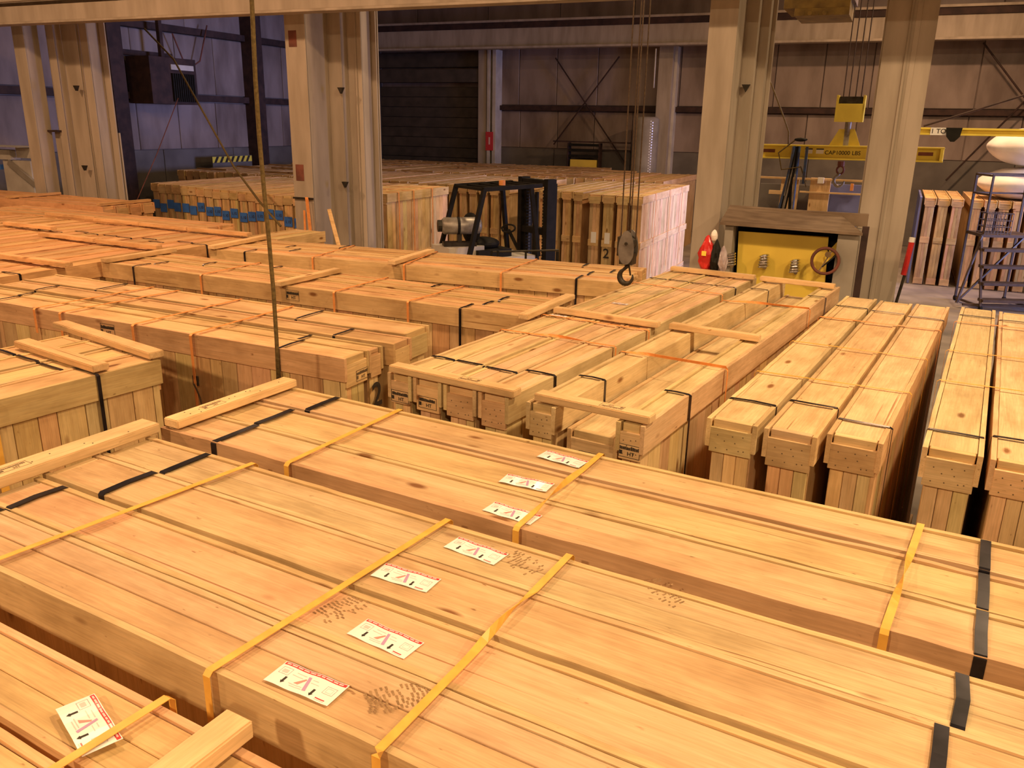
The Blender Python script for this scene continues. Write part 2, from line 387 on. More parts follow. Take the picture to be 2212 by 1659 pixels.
# ------------------------------------------------------------------ columns and runway girder
def ibeam(mb, u0, v0, fw, dp, tf, tw, z0, z1):
    mb.box(u0, u0 + fw, v0, v0 + tf, z0, z1); mb.box(u0, u0 + fw, v0 + dp - tf, v0 + dp, z0, z1)
    mb.box(u0 + fw / 2 - tw / 2, u0 + fw / 2 + tw / 2, v0 + tf, v0 + dp - tf, z0, z1)
VC = 9.55
GZ = 4.26
def column(label, steps, yref, v0, top, zopen=0, patches=(), clips=()):
    """built-up column: plates facing the bay (F), plates running back (S), an opening between two shafts (O)"""
    px0 = steps[0][1]; u = on_v(px0, yref, v0)[0]; v = v0; ub, vb = u, v0
    r = empty('steel_column', uv(ub, vb, 0), BANG)
    for (k, px) in steps[1:]:
        if k == 'F':
            u1 = on_v(px, yref, v)[0]; pbox('face_plate', r, u - ub, u1 - ub, v - vb, v - vb + 0.022, 0, top, M_steelpaint); u = u1
        elif k == 'S':
            v1 = on_u(px, yref, u)[0]; pbox('side_plate', r, u - ub - 0.02, u - ub, v - vb + 0.004, v1 - vb, 0, top, M_steelpaint); v = v1
        elif k == 'R':
            u1 = on_v(px, yref, v)[0]; pbox('rib', r, u1 - ub - 0.012, u1 - ub + 0.012, v - vb - 0.02, v - vb, 0, top, M_steelpaint)
        elif k == 'O':
            u1 = on_v(px, yref, v)[0]
            pbox('tie_plate', r, u - ub, u1 - ub, v - vb + 0.05, v - vb + 0.07, 0, zopen, M_steelpaint); pbox('tie_shelf', r, u - ub - 0.02, u1 - ub + 0.06, v - vb - 0.08, v - vb + 0.12, zopen, zopen + 0.03, M_steeldark)
            pbox('side_plate', r, u1 - ub, u1 - ub + 0.02, v - vb, v - vb + 0.3, 0, top, M_steelpaint); u = u1
    pbox('rear_flange', r, -0.02, u - ub, v - vb + 0.05, v - vb + 0.075, 0, zopen if zopen else top, M_steelpaint)
    pbox('base_plate', r, -0.05, u - ub + 0.05, -0.05, v - vb + 0.12, 0, 0.02, M_steelpaint)
    for (pa, pb) in patches:
        a_, b_ = on_v(*pa, v0 - 0.004), on_v(*pb, v0 - 0.004)
        pbox('primer_patch', r, a_[0] - ub, b_[0] - ub, -0.004, 0.001, *sorted((a_[1], b_[1])), M_rustprimer, bev=0)
    for (cx, cy, cv) in clips:
        a_ = on_v(cx, cy, cv)
        MB().prism([(-0.045, 0.035), (0.045, 0.035), (0, -0.045)], -0.05, 0.0, M=Matrix(((1, 0, 0, 0), (0, 0, 1, 0), (0, 1, 0, 0), (0, 0, 0, 1)))).build('cable_clip', M_iron, r, (a_[0] - ub, cv - vb, a_[1]))
    return tag(r, label, 'column')
column('beige double steel column at far left beyond the orange-lit crates', [('', 55.6), ('F', 79), ('S', 110), ('O', 126), ('F', 142), ('S', 158), ('F', 190), ('S', 196), ('F', 212), ('S', 238), ('F', 250)], 271, VC, GZ + 1.5,
       zopen=on_v(118, 286, VC)[1], clips=((168, 190, VC + 0.30), (186, 362, VC + 0.30)))
column('beige steel column with two rust patches behind the hanging rope', [('', 612), ('F', 656), ('S', 704), ('F', 733), ('S', 747), ('R', 766), ('F', 777), ('S', 799), ('F', 809)], 28, VC, GZ + 1.5,
       patches=(((622, 66), (641, 101)), ((638, 355), (657, 391))), clips=((739, 195, VC + 0.44), (748, 398, VC + 0.44)))
column('beige steel column right of the grey crane hook', [('', 1536), ('F', 1598), ('S', 1616), ('F', 1643), ('S', 1649), ('F', 1668), ('S', 1673), ('F', 1681)], 0, VC, GZ + 1.5, clips=((1612, 190, VC + 0.45),))
column('beige steel column between yellow panel machine and rolling ladder', [('', 1922), ('F', 1985), ('R', 1975), ('F', 1997), ('F', 2033)], 0, VC + 0.6, GZ + 1.7)
g = empty('runway_girder', uv(-5.5, VC - 0.28, GZ), BANG)
pbox('bottom_flange', g, -11.35, 8.2, -0.20, 0.02, 0.0, 0.03, M_steelpaint); pbox('side_channel', g, -11.35, 8.2, -0.20, -0.16, 0.03, 0.24, M_steelpaint)
pbox('web', g, -11.35, 8.2, -0.02, 0.02, 0.03, 0.85, M_steelpaint); pbox('top_flange', g, -11.35, 8.2, -0.2, 0.2, 0.85, 0.9, M_steelpaint)
pbox('conduit_tray', g, -11.35, 8.2, -0.24, -0.18, 0.30, 0.40, M_steelpaint)
tag(g, 'long beige crane runway girder across the top left', 'girder')
# high-bay fixtures
for (u, v, z, p, c) in LAMPS:
    r = empty('high_bay_lamp', uv(u, v, z), 0)
    pts = []
    m = MB(); k = 20
    prof = [(0.10, 0.0), (0.14, -0.06), (0.26, -0.22), (0.30, -0.32)]
    for a, (rr, zz) in enumerate(prof):
        for i in range(k): m.v.append((rr * math.cos(2 * PI * i / k), rr * math.sin(2 * PI * i / k), zz))
    for a in range(3):
        for i in range(k): m.f.append((a * k + i, a * k + (i + 1) % k, (a + 1) * k + (i + 1) % k, (a + 1) * k + i)); m.m.append(0)
    m.build('shade', M_shade, r, smooth=True)
    MB().cyl((0, 0, 0), (0, 0, 0.25), 0.09, 12).build('ballast', M_shade, r)
    MB().cyl((0, 0, 0.25), (0, 0, ZR - z), 0.012, 6).build('hanger', M_steeldark, r)
    MB().cyl((0, 0, -0.22), (0, 0, -0.05), 0.06, 12).build('bulb', M_lamp, r)
    tag(r, 'round high-bay ceiling lamp hanging from the roof', 'lamp', 'high-bay lamps under the roof')

# ------------------------------------------------------------------ crates
def frame(ox, oy, deg): return (ox, oy, math.radians(deg))
def fpt(fr, a, l, z=0.0):
    c, s = math.cos(fr[2]), math.sin(fr[2]); return Vector((fr[0] + a * c - l * s, fr[1] + a * s + l * c, z))
T = 0.02
def crate(fr, a0, a1, l0, l1, h, label, group, sides='', ends='', straps=(), tint=(1, 1, 1), lids=1, nails=False, mid=True, stamp=None, low=False):
    gap = 0.0065
    if l1 < l0: l0, l1 = l1, l0
    Ln = a1 - a0; Wd = l1 - l0 - 2 * gap
    r = empty('wooden_crate', fpt(fr, (a0 + a1) / 2, (l0 + l1) / 2, 0), fr[2]); tag(r, label, 'crate', group)
    X = Ln / 2; Y = Wd / 2; rg = random
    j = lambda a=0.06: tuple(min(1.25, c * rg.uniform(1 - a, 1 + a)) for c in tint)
    RH = 0.13
    if low:
        pbox('body', r, -X + 0.02, X - 0.02, -Y + 0.012, Y - 0.012, 0.0, h - 0.022, WZ, j())
        for sgn in (-1, 1): pbox('rail', r, -X, X, sgn * (Y - T / 2) - T / 2, sgn * (Y - T / 2) + T / 2, h - RH, h, WX, j())
        pbox('lid_board', r, -X + 0.04, X - 0.04, -Y + T + 0.001, Y - T - 0.001, h - 0.022, h - 0.004, WX, j())
        if 'N' in ends: pbox('header_board', r, -X + 0.002, -X + 0.02, -Y + T, Y - T, h - 0.20, h - 0.02, WY, j())
        return r
    # sides
    yl = Y - 0.030 if 'L' in sides else Y - 0.024
    yr = Y - 0.030 if 'R' in sides else Y - 0.024
    xf = X - 0.036 if 'F' in ends else X - 0.022
    xn = X - 0.036 if 'N' in ends else X - 0.022
    pbox('body', r, -xn, xf, -yr, yl, 0.06, h - 0.024, WZ, j(), bev=0)
    for sgn in (-1, 1):
        o = put('rail', rail_mesh(Ln, T, RH, rg.randint(0, 3)), r, (0, sgn * (Y - T / 2), h - RH / 2 + rg.uniform(-0.002, 0.002)), 0, j())
    for (sd, sgn, yy) in (('L', 1, yl), ('R', -1, yr)):
        if sd in sides:
            x = -X + 0.012; i = 0
            while x < X - 0.02:
                w = min(rg.choice((0.09, 0.115, 0.14)), X - 0.012 - x)
                if w < 0.03: break
                y0, y1 = sorted((sgn * yy, sgn * (yy + 0.014 + rg.choice((0, 0.002)))))
                pbox('plank', r, x + 0.002, x + w - 0.002, y0, y1, 0.07, h - RH + 0.02, WZ, j(0.09), bev=0.0015); x += w
            for z0, z1 in (((0.84, 0.96), (0.0, 0.13)) if mid else ((0.0, 0.13),)):
                y0, y1 = sorted((sgn * (yy + 0.016), sgn * (yy + 0.034)))
                pbox('batten', r, -X, X, y0, y1, z0, z1, WX, j())
    if 'L' not in sides and 'R' not in sides: pbox('skid', r, -X + 0.05, X - 0.05, -Y + 0.02, Y - 0.02, 0.0, 0.06, WX, j())
    else: pbox('skid', r, -X + 0.05, X - 0.05, -yr + 0.01, yl - 0.01, 0.0, 0.06, WX, j())
    # lid
    ylim = Y - T - 0.001; cuts = [-ylim] + [(-ylim + 2 * ylim * k / lids) + rg.uniform(-0.015, 0.015) for k in range(1, lids)] + [ylim]
    for k in range(lids):
        pbox('lid_board', r, -X + 0.046, X - 0.046, cuts[k] + 0.001, cuts[k + 1] - 0.001, h - 0.024, h - 0.004 - rg.choice((0, 0.003)), WX, j(), bev=0.0015)
    # ends
    for (e, sgn) in (('F', 1), ('N', -1)):
        x0, x1 = sorted((sgn * (X - 0.044), sgn * (X - 0.014)))
        pbox('end_block', r, x0, x1, -Y + T + 0.006, Y - T - 0.006, h - 0.044, h - 0.003, WY, j(), bev=0.003)
        x0, x1 = sorted((sgn * (X - 0.022), sgn * (X - 0.003)))
        drop = rg.uniform(0.15, 0.172)
        hb = pbox('header_board', r, x0, x1, -Y + T - 0.003, Y - T + 0.003, h - drop, h - 0.040, WY, j())
        if e in ends:
            k = 3 if Wd > 0.19 else 2; yy = -Y + 0.026; w = (2 * Y - 0.052) / k
            for q in range(k):
                x0, x1 = sorted((sgn * (X - 0.036), sgn * (X - 0.022 - 0.002 * rg.random())))
                pbox('end_plank', r, x0, x1, yy + 0.001, yy + w - 0.001, 0.07, h - drop + 0.01, WZ, j(0.10)); yy += w
            pbox('end_batten', r, *sorted((sgn * (X - 0.021), sgn * (X - 0.004))), -Y + 0.022, Y - 0.022, 0.84, 0.96, WY, j())
            pbox('end_batten', r, *sorted((sgn * (X - 0.021), sgn * (X - 0.004))), -Y + 0.022, Y - 0.022, 0.02, 0.14, WY, j())
        if nails and e in ends:
            m = MB(); c = hb.location
            for (fy, fz) in ((-.3, .3), (-.05, .26), (.32, .22), (-.12, 0), (.14, .02), (-.34, -.28), (-.22, -.3), (.06, -.32), (.34, -.34)):
                yy, zz = fy * (Wd - 2 * T), fz * 0.11
                m.tube([(0, yy, zz), (sgn * 0.002, yy, zz)], 0.0028, 6)
            m.build('nail_heads', M_inkfade, hb, (sgn * 0.0088, 0, 0))
    if stamp: add_stamp(r, *stamp)
    for a in straps:
        xs = a - (a0 + a1) / 2; zt = h + 0.0035; yo = Y + 0.002
        dl = h - 0.15 if 'L' in sides else 0.14
        dr = h - 0.15 if 'R' in sides else 0.14
        yo2 = lambda sd: Y + (0.007 if sd in sides else 0.002)
        P = [(xs, yo2('L'), h - dl), (xs, yo2('L'), h - 0.004), (xs, Y - 0.006, zt), (xs + rg.uniform(-.008, .008), 0, zt + 0.001), (xs, -Y + 0.006, zt), (xs, -yo2('R'), h - 0.004), (xs, -yo2('R'), h - dr)]
        MB().ribbon(P, [(1, 0, 0)] * len(P), 0.029 if 'foreground' in group else 0.019, 0.0015).build('steel_strap', M_black, r)
    return r
def add_stamp(parent, loc, rot, w, hgt, m=None):
    """burnt-in marking: a frame with a bar of smudged type and two letters"""
    m = m or M_inkfade
    b = MB(); t = 0.0022
    b.box(-w / 2, w / 2, 0, 0.0006, hgt / 2 - t, hgt / 2); b.box(-w / 2, w / 2, 0, 0.0006, -hgt / 2, -hgt / 2 + t)
    b.box(-w / 2, -w / 2 + t, 0, 0.0006, -hgt / 2, hgt / 2); b.box(w / 2 - t, w / 2, 0, 0.0006, -hgt / 2, hgt / 2)
    x = -w / 2 + 0.006
    while x < w / 2 - 0.008:
        k = random.uniform(0.003, 0.008); b.box(x, min(x + k, w / 2 - 0.004), 0, 0.0006, hgt * 0.08, hgt * random.uniform(0.28, 0.36)); x += k + 0.0015
    b.box(-w / 2 + 0.004, -w / 2 + 0.018, 0, 0.0006, -hgt * 0.3, 0)
    o = b.build('stamp', m, parent, loc); o.rotation_euler = rot
    tx = put('letters', text_mesh('HT', hgt * 0.42, m, 0.0004), o, (0.008, -0.0003, -hgt * 0.22)); tx.rotation_euler = (PI / 2, 0, 0)
    return o
def lumber(fr, a, l0, l1, z, label, w=0.075, t=0.036, skew=0.0, group='timber bearers lying on the crates', tint=(1.12, 1.12, 1.1), nails=0, stamp=False):
    c = fpt(fr, a, (l0 + l1) / 2, z + t / 2 + 0.006); Ln = abs(l1 - l0)
    key = ('lum', round(Ln, 2), w, t)
    if key not in CACHE:
        bm = bmesh.new(); bmesh.ops.create_cube(bm, size=1.0)
        for v in bm.verts: v.co = Vector((v.co.x * Ln, v.co.y * w, v.co.z * t))
        bmesh.ops.bevel(bm, geom=bm.edges[:], offset=0.004, segments=2, affect='EDGES')
        me = D.meshes.new('bearer'); bm.to_mesh(me); bm.free(); me.materials.append(WX); CACHE[key] = me
    o = put('timber_bearer', CACHE[key], None, c, fr[2] + PI / 2 + skew, tint); tag(o, label, 'timber', group)
    if nails:
        b = MB(); rg = random.Random(nails)
        for i in range(nails):
            x, y = rg.uniform(-Ln / 2.2, Ln / 2.2), rg.uniform(-w / 2.6, w / 2.6); b.cyl((x, y, t / 2 - 0.001), (x, y, t / 2 + 0.001), 0.003, 6)
        b.build('nail_holes', M_ink, o)
    if stamp:
        s = add_stamp(o, (Ln * stamp, 0, t / 2 + 0.0004), (-PI / 2, 0, 0), 0.11, 0.045)
    return o
def band(fr, a0, a1, l0, l1, z, label, group, m, w=0.022, drop=(0.16, 0.16), twist=None, zs=None, tail=False):
    """strap laid across a bundle from lateral l0 to l1, hanging down both sides"""
    N = 24; P = []; Wd = []
    A = Vector((1, 0, 0))
    sg = 1 if l1 > l0 else -1
    e0, e1 = l0 - sg * 0.011, l1 + sg * 0.011
    P.append(Vector((a0, e0, z - drop[0]))); Wd.append(A); P.append(Vector((a0, e0, z - 0.004))); Wd.append(A)
    for i in range(N + 1):
        f = i / N; an = 0
        if twist:
            t0, t1, turns = twist; g = min(1, max(0, (f - t0) / (t1 - t0))); an = turns * PI * g
        dz = abs(math.sin(an)) * w * 0.5
        P.append(Vector((a0 + (a1 - a0) * f, l0 + (l1 - l0) * f, z + 0.006 + dz))); Wd.append(Vector((math.cos(an), 0, math.sin(an))))
    P.append(Vector((a1, e1, z - 0.004))); Wd.append(A); P.append(Vector((a1, e1, z - drop[1]))); Wd.append(A)
    b = MB(); b.ribbon(P, Wd, w, 0.0016)
    o = b.build('packing_strap', m, None, (fr[0], fr[1], 0), fr[2])
    if tail:
        zc = z - tail
        MB().box(a1 - 0.02, a1 + 0.02, e1 - 0.006 * sg - 0.004, e1 + 0.012, zc - 0.03, zc + 0.03).build('buckle', M_iron, o)
        q = [Vector((a1 + 0.01 + 0.05 * t, e1 - 0.02 + 0.012 * math.sin(3 * t), zc - 0.01 - 0.16 * t)) for t in (0, .25, .5, .75, 1)]
        MB().ribbon(q, [(1, 0, 0.2)] * 5, 0.016, 0.0016).build('loose_tail', M_inkfade, o)
    return tag(o, label, 'strap', group)
LABEL = None
def label_mesh():
    w, hgt = 0.185, 0.078; b = MB(); n = 12
    zf = lambda x: 0.0016 + 0.0012 * math.sin(x * 70)
    def strip(x0, x1, y0, y1, mi, lift):
        k = max(1, int(round((x1 - x0) / (w / n))))
        for i in range(k):
            a = x0 + (x1 - x0) * i / k; c = x0 + (x1 - x0) * (i + 1) / k
            b.quad([(a, y0, zf(a) + lift), (c, y0, zf(c) + lift), (c, y1, zf(c) + lift), (a, y1, zf(a) + lift)], mi)
    strip(-w / 2, w / 2, -hgt / 2, hgt / 2, 0, 0); strip(-w / 2, w / 2, -hgt / 2, hgt / 2, 0, -0.0006)
    L1, L2 = 0.0004, 0.0007
    strip(-w / 2 + 0.003, w / 2 - 0.003, hgt / 2 - 0.011, hgt / 2 - 0.002, 1, L1)
    x = -w / 2 + 0.008
    rg = random.Random(3)
    while x < w / 2 - 0.02:
        k = rg.uniform(0.010, 0.020); strip(x, x + k, hgt / 2 - 0.0085, hgt / 2 - 0.0045, 2, L2); x += k + 0.003
    def frm(x0, x1, y0, y1, mi=5, t=0.0008):
        strip(x0, x1, y0, y0 + t, mi, L1); strip(x0, x1, y1 - t, y1, mi, L1); strip(x0, x0 + t, y0, y1, mi, L1); strip(x1 - t, x1, y0, y1, mi, L1)
    frm(-0.082, -0.054, -0.002, 0.021); strip(-0.076, -0.060, 0.003, 0.014, 2, L1)
    frm(0.052, 0.080, -0.010, 0.014); frm(0.057, 0.074, -0.005, 0.009, 2)
    for (cx, cy) in ((-0.052, -0.016), (0.034, -0.020)):
        strip(cx - 0.003, cx + 0.003, cy - 0.006, cy + 0.010, 6, L1)
        b.quad([(cx - 0.006, cy - 0.005, zf(cx) + L1), (cx, cy - 0.013, zf(cx) + L1), (cx + 0.006, cy - 0.005, zf(cx) + L1)], 6)
    q = lambda pts, mi: b.quad([(x, y, zf(x) + L2) for x, y in pts], mi)
    q([(-0.006, 0.018), (0.002, 0.018), (0.018, -0.026), (0.009, -0.027)], 3)      # violet leg
    q([(-0.026, -0.014), (-0.014, -0.014), (-0.003, 0.006), (-0.007, 0.009)], 4)    # coral leg
    for (x0, x1, y) in ((-0.04, -0.012, 0.016), (-0.046, -0.016, 0.006), (-0.036, 0.002, -0.020), (-0.030, 0.005, -0.026), (0.012, 0.034, 0.002), (0.010, 0.026, 0.012)):
        strip(x0, x1, y, y + 0.0018, 2, L1)
    strip(0.050, 0.076, -0.031, -0.028, 1, L1); strip(0.050, 0.076, -0.035, -0.033, 2, L1)
    return b.mesh('warning_label', [M_paper, M_red, M_pale, M_violet, M_pinkr, M_grey_line, M_ink])
LABEL = label_mesh()
def sticker(cr, fr, a, l, h, rz=0.0):
    """printed label on a crate lid"""
    p = fpt(fr, a, l, h - 0.0025); q = cr.matrix_basis.inverted() @ p
    o = put('warning_label', LABEL, cr, q, rz); o['label'] = 'white printed warning label with red top strip'; return o

H0 = 1.78
DUSTY = (0.93, 0.92, 0.90); FRESH = (1.04, 1.06, 1.06); WARMT = (0.98, 0.90, 0.84)
nth = ['nearest', 'second', 'third', 'fourth', 'fifth', 'sixth', 'seventh', 'eighth', 'ninth', 'tenth', 'eleventh', 'twelfth', 'thirteenth', 'fourteenth', 'fifteenth', 'sixteenth', 'seventeenth', 'eighteenth', 'nineteenth', 'twentieth']

# --- foreground bundle of four
B1 = frame(-1.44, 3.09, -29.5); cuts = [0, -0.228, -0.455, -0.672, -0.913]; zz = zzB = [0, 0.006, -0.004, 0.003]
al = [1.60, 1.52, 1.64, 1.60]; ll = [-0.105, -0.345, -0.590, -0.825]; st = [0.345, 0.33, 0.16, 0.16]; st2 = [2.89, 2.86, 2.92, 2.9]
for i in range(4):
    c = crate(B1, 0.0, 3.27, cuts[i], cuts[i + 1], H0 + zz[i], 'dusty slim pine crate with white warning label, %s from camera in foreground bundle of four' % ('fourth', 'third', 'second', 'nearest')[i],
              'four-crate foreground bundle', straps=(st[i], st2[i]), tint=DUSTY, lids=(2, 1, 1, 2)[i])
    sticker(c, B1, al[i], ll[i], H0 + zz[i], math.radians((-4, 3, -3, 2)[i]))
for k, (a0, a1, tw, desc) in enumerate(((0.57, 0.48, None, 'left of the boot prints'), (1.43, 1.39, None, 'just left of the warning labels'), (1.86, 1.88, (0.25, 0.6, 1.0), 'twisted, just right of the warning labels'))):
    band(B1, a0, a1, 0.0, -0.915, H0 + 0.006, 'amber packing strap across foreground crates, ' + desc, 'amber straps on the foreground bundle', M_yellowband, twist=tw, drop=(0.05, 0.3))
lumber(B1, -0.03, 0.03, -0.90, H0 + 0.004, 'pale timber bearer on the left end of the foreground crates', w=0.105, t=0.04, nails=9, stamp=-0.1)
# --- second bundle of three
B2 = frame(-1.44, 3.17, -29.3); cuts = [0, 0.245, 0.478, 0.697]; al = [1.61, 1.53, 1.55]; ll = [0.09, 0.335, 0.585]
for i in range(3):
    c = crate(B2, 0.0, 3.28, cuts[i], cuts[i + 1], H0 + (0.002, -0.003, 0.004)[i], 'dusty slim pine crate with warning label, %s of the second bundle from camera' % ('front', 'middle', 'rear')[i],
              'three-crate bundle behind the foreground', straps=((0.31, 0.285, 0.355)[i], 2.965), tint=DUSTY, lids=(2, 1, 2)[i])
    sticker(c, B2, al[i], ll[i], H0 + (0.002, -0.003, 0.004)[i], math.radians((-3, 4, -5)[i]))
for k, (a0, a1, tw, desc) in enumerate(((0.71, 0.70, None, 'left one'), (1.68, 1.66, (0.15, 0.75, 1.0), 'twisted one beside the warning labels'), (2.75, 2.78, (0.2, 0.7, 1.0), 'right one near the steel strap'))):
    band(B2, a0, a1, 0.0, 0.697, H0 + 0.004, 'amber packing strap on the second bundle from camera, ' + desc, 'amber straps on the second bundle', M_yellowband, twist=tw, drop=(0.12, 0.1))
lumber(B2, 0.05, 0.02, 0.70, H0 + 0.003, 'pale stamped timber bearer on the left end of the second bundle', w=0.085, nails=11, stamp=-0.18)
# --- bottom left corner bundle
for i, (l0, l1) in enumerate(((-1.035, -1.245), (-1.25, -1.46), (-1.465, -1.68))):
    c = crate(B1, 0.0, 3.27, l0, l1, H0 + (0, -0.005, 0.002)[i], 'slim pine crate in the bottom left corner, %s' % ('beside the dark gap', 'middle one', 'nearest the frame edge')[i], 'crates in the bottom left corner', straps=(0.3,), tint=(1.0, 0.93, 0.86), lids=2)
    if i == 0: sticker(c, B1, 1.315, -1.165, H0 + 0.012, math.radians(-18))
band(B1, 1.39, 1.36, -1.03, -1.68, H0 + 0.010, 'amber packing strap over the curled label in the bottom left corner', 'amber straps on the corner bundle', M_yellowband, drop=(0.1, 0.1))
lumber(B1, 1.60, -1.015, -1.72, H0 + 0.002, 'knotty timber bearer at the bottom edge of the picture', w=0.075, t=0.042, nails=7)
# --- left near bundle with two loose bearers
FI = frame(-1.81, 4.085, 57)
for i in range(4):
    crate(FI, -3.2, 0.06, 0.08 + 0.225 * i, 0.30 + 0.225 * i, H0 + (0, -0.004, 0.003, 0)[i], 'pine crate at left edge below the long bundle, %s' % ('right one with planked side', 'second', 'third', 'leftmost')[i],
          'crates at the left edge', sides='R' if i == 0 else '', ends='F', straps=(-0.29,) if i == 0 else (-0.34,), tint=(1.0, 0.95, 0.88), lids=1)
band(FI, -0.80, -0.80, 0.08, 0.98, H0, 'amber strap on the crate at the left edge', 'amber straps at the left edge', M_yellowband, w=0.035, drop=(0.9, 0.1))
lumber(FI, 0.09, 0.10, 1.16, H0, 'upper timber bearer on the crates at the left edge', w=0.085, skew=-0.07, tint=(0.95, 0.93, 0.9))
lumber(FI, -0.24, 0.11, 0.90, H0, 'lower timber bearer on the crates at the left edge, touching a steel strap', w=0.085, skew=-0.03, tint=(0.98, 0.92, 0.86))
# --- long bundle, left middle
FE = frame(-0.91, 4.28, -25.8)
ee = [(-0.035, 0.20, 0.03), (0.203, 0.35, 0.02), (0.355, 0.56, 0.08), (0.565, 0.855, 0.02)]
for i, (l0, l1, e) in enumerate(ee):
    c = crate(FE, -3.45 + (0, 0.3, 0.05, 0)[i] * 0, e, l0, l1, H0 + (0, -0.012, 0, 0.004)[i], 'long pine crate left of centre, %s in its bundle of four' % ('nearest, with side stamp', 'second', 'third, end sticking out', 'farthest')[i],
              'four long crates left of centre', sides='R' if i == 0 else '', ends='F', straps=((-0.42, -2.92), (-0.49, -3.0), (-0.34, -3.02), (-0.80, -2.65))[i], tint=(0.97, 0.93, 0.87), lids=1, mid=False)
    if i == 0:
        X = 3.48 / 2; add_stamp(c, (-1.79 - (-3.45 + 0.03) / 2, -(0.235 - 0.008) / 2 - 0.001, H0 - 0.062), (0, 0, 0), 0.125, 0.078, M_ink)
        s = add_stamp(c, (X + 0.0, 0.045, H0 - 0.12), (0, 0, PI / 2), 0.11, 0.062, M_inkfade)
    if i == 1:
        tx = put('painted_number', text_mesh('2', 0.20, M_ink, 0.004), c, ((0.02 + 3.45) / 2 - 0.003 , 0.0, H0 - 0.29)); tx.rotation_euler = (PI / 2, 0, PI / 2)
for k, (a0, a1, desc, dr, tl) in enumerate(((-2.45, -2.38, 'first from left', 0.16, False), (-2.2, -2.12, 'second from left', 0.16, False), (-1.54, -1.52, 'third from left', 0.16, False), (-1.06, -1.06, 'rightmost with dangling buckle tail', 1.2, True))):
    band(FE, a1, a0, 0.855, -0.040, H0 + 0.002, 'orange strap across the long bundle left of centre, ' + desc, 'orange straps on the long bundle', M_orange, w=0.020, drop=(0.1, dr), tail=0.28 if tl else False)
# --- bundle F
FF = frame(0.11, 5.32, -26.4)
cuts = [0, 0.19, 0.36, 0.53, 0.69]
for i in range(4):
    c = crate(FF, -4.13, -0.02 + (0, 0.0, 0.0, 0.03)[i], cuts[i], cuts[i + 1], H0 + (0, -0.004, 0.003, 0)[i], 'long pine crate in the middle bundle with three bearers, %s row' % ('front', 'second', 'third', 'back')[i],
              'four long crates in the middle', sides='R' if i == 0 else '', ends='F', straps=((-0.53, -3.73), (-0.46, -3.7), (-0.42, -3.3), (-1.1, -2.7))[i], tint=(0.97, 0.91, 0.84), lids=2, mid=False)
    if i == 0: add_stamp(c, (-1.98 - (-4.13 + 0.03) / 2, -(0.19 - 0.008) / 2 - 0.001, H0 - 0.065), (0, 0, 0), 0.125, 0.078, M_ink)
for k, (a0, a1, desc) in enumerate(((-2.94, -2.96, 'left one'), (-1.6, -1.61, 'middle one'), (-0.95, -0.9, 'right one'))):
    band(FF, a0, a1, 0.0, 0.69, H0 + 0.002, 'orange strap on the middle long bundle, ' + desc, 'orange straps on the middle bundle', M_orange, w=0.017, drop=(0.22, 0.1))
lumber(FF, 0.0, -0.10, 0.68, H0, 'timber bearer on the right end of the middle long bundle'); lumber(FF, -2.09, -0.06, 0.67, H0, 'timber bearer across the middle long bundle, right of the rope')
lumber(FF, -4.06, -0.02, 0.74, H0, 'timber bearer on the left end of the middle long bundle', w=0.08)
# --- bundle G
FG = frame(0.87, 6.63, -20.0)
for i in range(4):
    crate(FG, -4.07, 0.0 + (0, 0.05, 0.0, 0.04)[i], 0.205 * i, 0.205 * (i + 1), H0 + (0, 0.003, -0.004, 0)[i], 'long pine crate below the forklift, %s row of its bundle' % ('front', 'second', 'third', 'back')[i],
          'four long crates below the forklift', sides='R' if i == 0 else '', ends='F', straps=((-0.38, -3.66), (-0.34, -3.3), (-0.2, -3.5), (-0.5, -3.0))[i], tint=(0.98, 0.93, 0.86), lids=2, mid=False)
for k, (a0, a1, desc) in enumerate(((-2.9, -2.95, 'left one'), (-1.96, -2.03, 'middle one'), (-1.04, -1.0, 'right one'))):
    band(FG, a0, a1, 0.0, 0.82, H0 + 0.002, 'orange strap on the long bundle below the forklift, ' + desc, 'orange straps below the forklift', M_orange, w=0.017, drop=(0.22, 0.1))
lumber(FG, -2.05, -0.07, 0.74, H0, 'short timber bearer below the forklift'); lumber(FG, -4.02, -0.03, 0.84, H0, 'timber bearer on the left end of the bundle below the column', w=0.08)
# --- bundle C1 (runs away from camera)
C = frame(-0.45, 4.34, 58.2)
cuts = [0.0, -0.165, -0.352, -0.558, -0.742]; st = [0.01, 0.01, 0.01, 0.075]
for i in range(4):
    y = None
    c = crate(C, -0.36, 3.58, cuts[i], cuts[i + 1], H0 + (0, 0.003, -0.002, 0)[i], 'pale pine crate in the centre bundle, %s from left' % ('first', 'second', 'third', 'fourth')[i],
              'four pale crates in the centre', sides='R' if i == 3 else '', ends='N', straps=(st[i], 3.0), tint=FRESH, lids=2, nails=i >= 2, mid=False)
    if i < 2: add_stamp(c, (-3.94 / 2 + 0.0015, 0.0, H0 - 0.118), (0, 0, -PI / 2), 0.112, 0.062, M_ink)
for k, (a0, a1, desc) in enumerate(((0.72, 0.76, 'nearest one'), (1.23, 1.24, 'middle one beside a bearer'), (2.69, 2.64, 'farthest one'))):
    band(C, a0, a1, 0.0, -0.742, H0 + 0.003, 'orange strap on the pale centre bundle, ' + desc, 'orange straps on the centre bundle', M_orange, w=0.017, drop=(0.1, 0.2), twist=(0.3, 0.8, 1.0) if k == 0 else None)
lumber(C, -0.34, -0.03, -0.77, H0 + 0.003, 'stamped timber bearer on the front end of the centre bundle', stamp=-0.14); lumber(C, 1.34, -0.03, -0.775, H0 + 0.003, 'timber bearer across the middle of the centre bundle', w=0.06)
lumber(C, 3.42, -0.03, -0.765, H0 + 0.003, 'timber bearer on the far end of the centre bundle below the red bag', w=0.06)
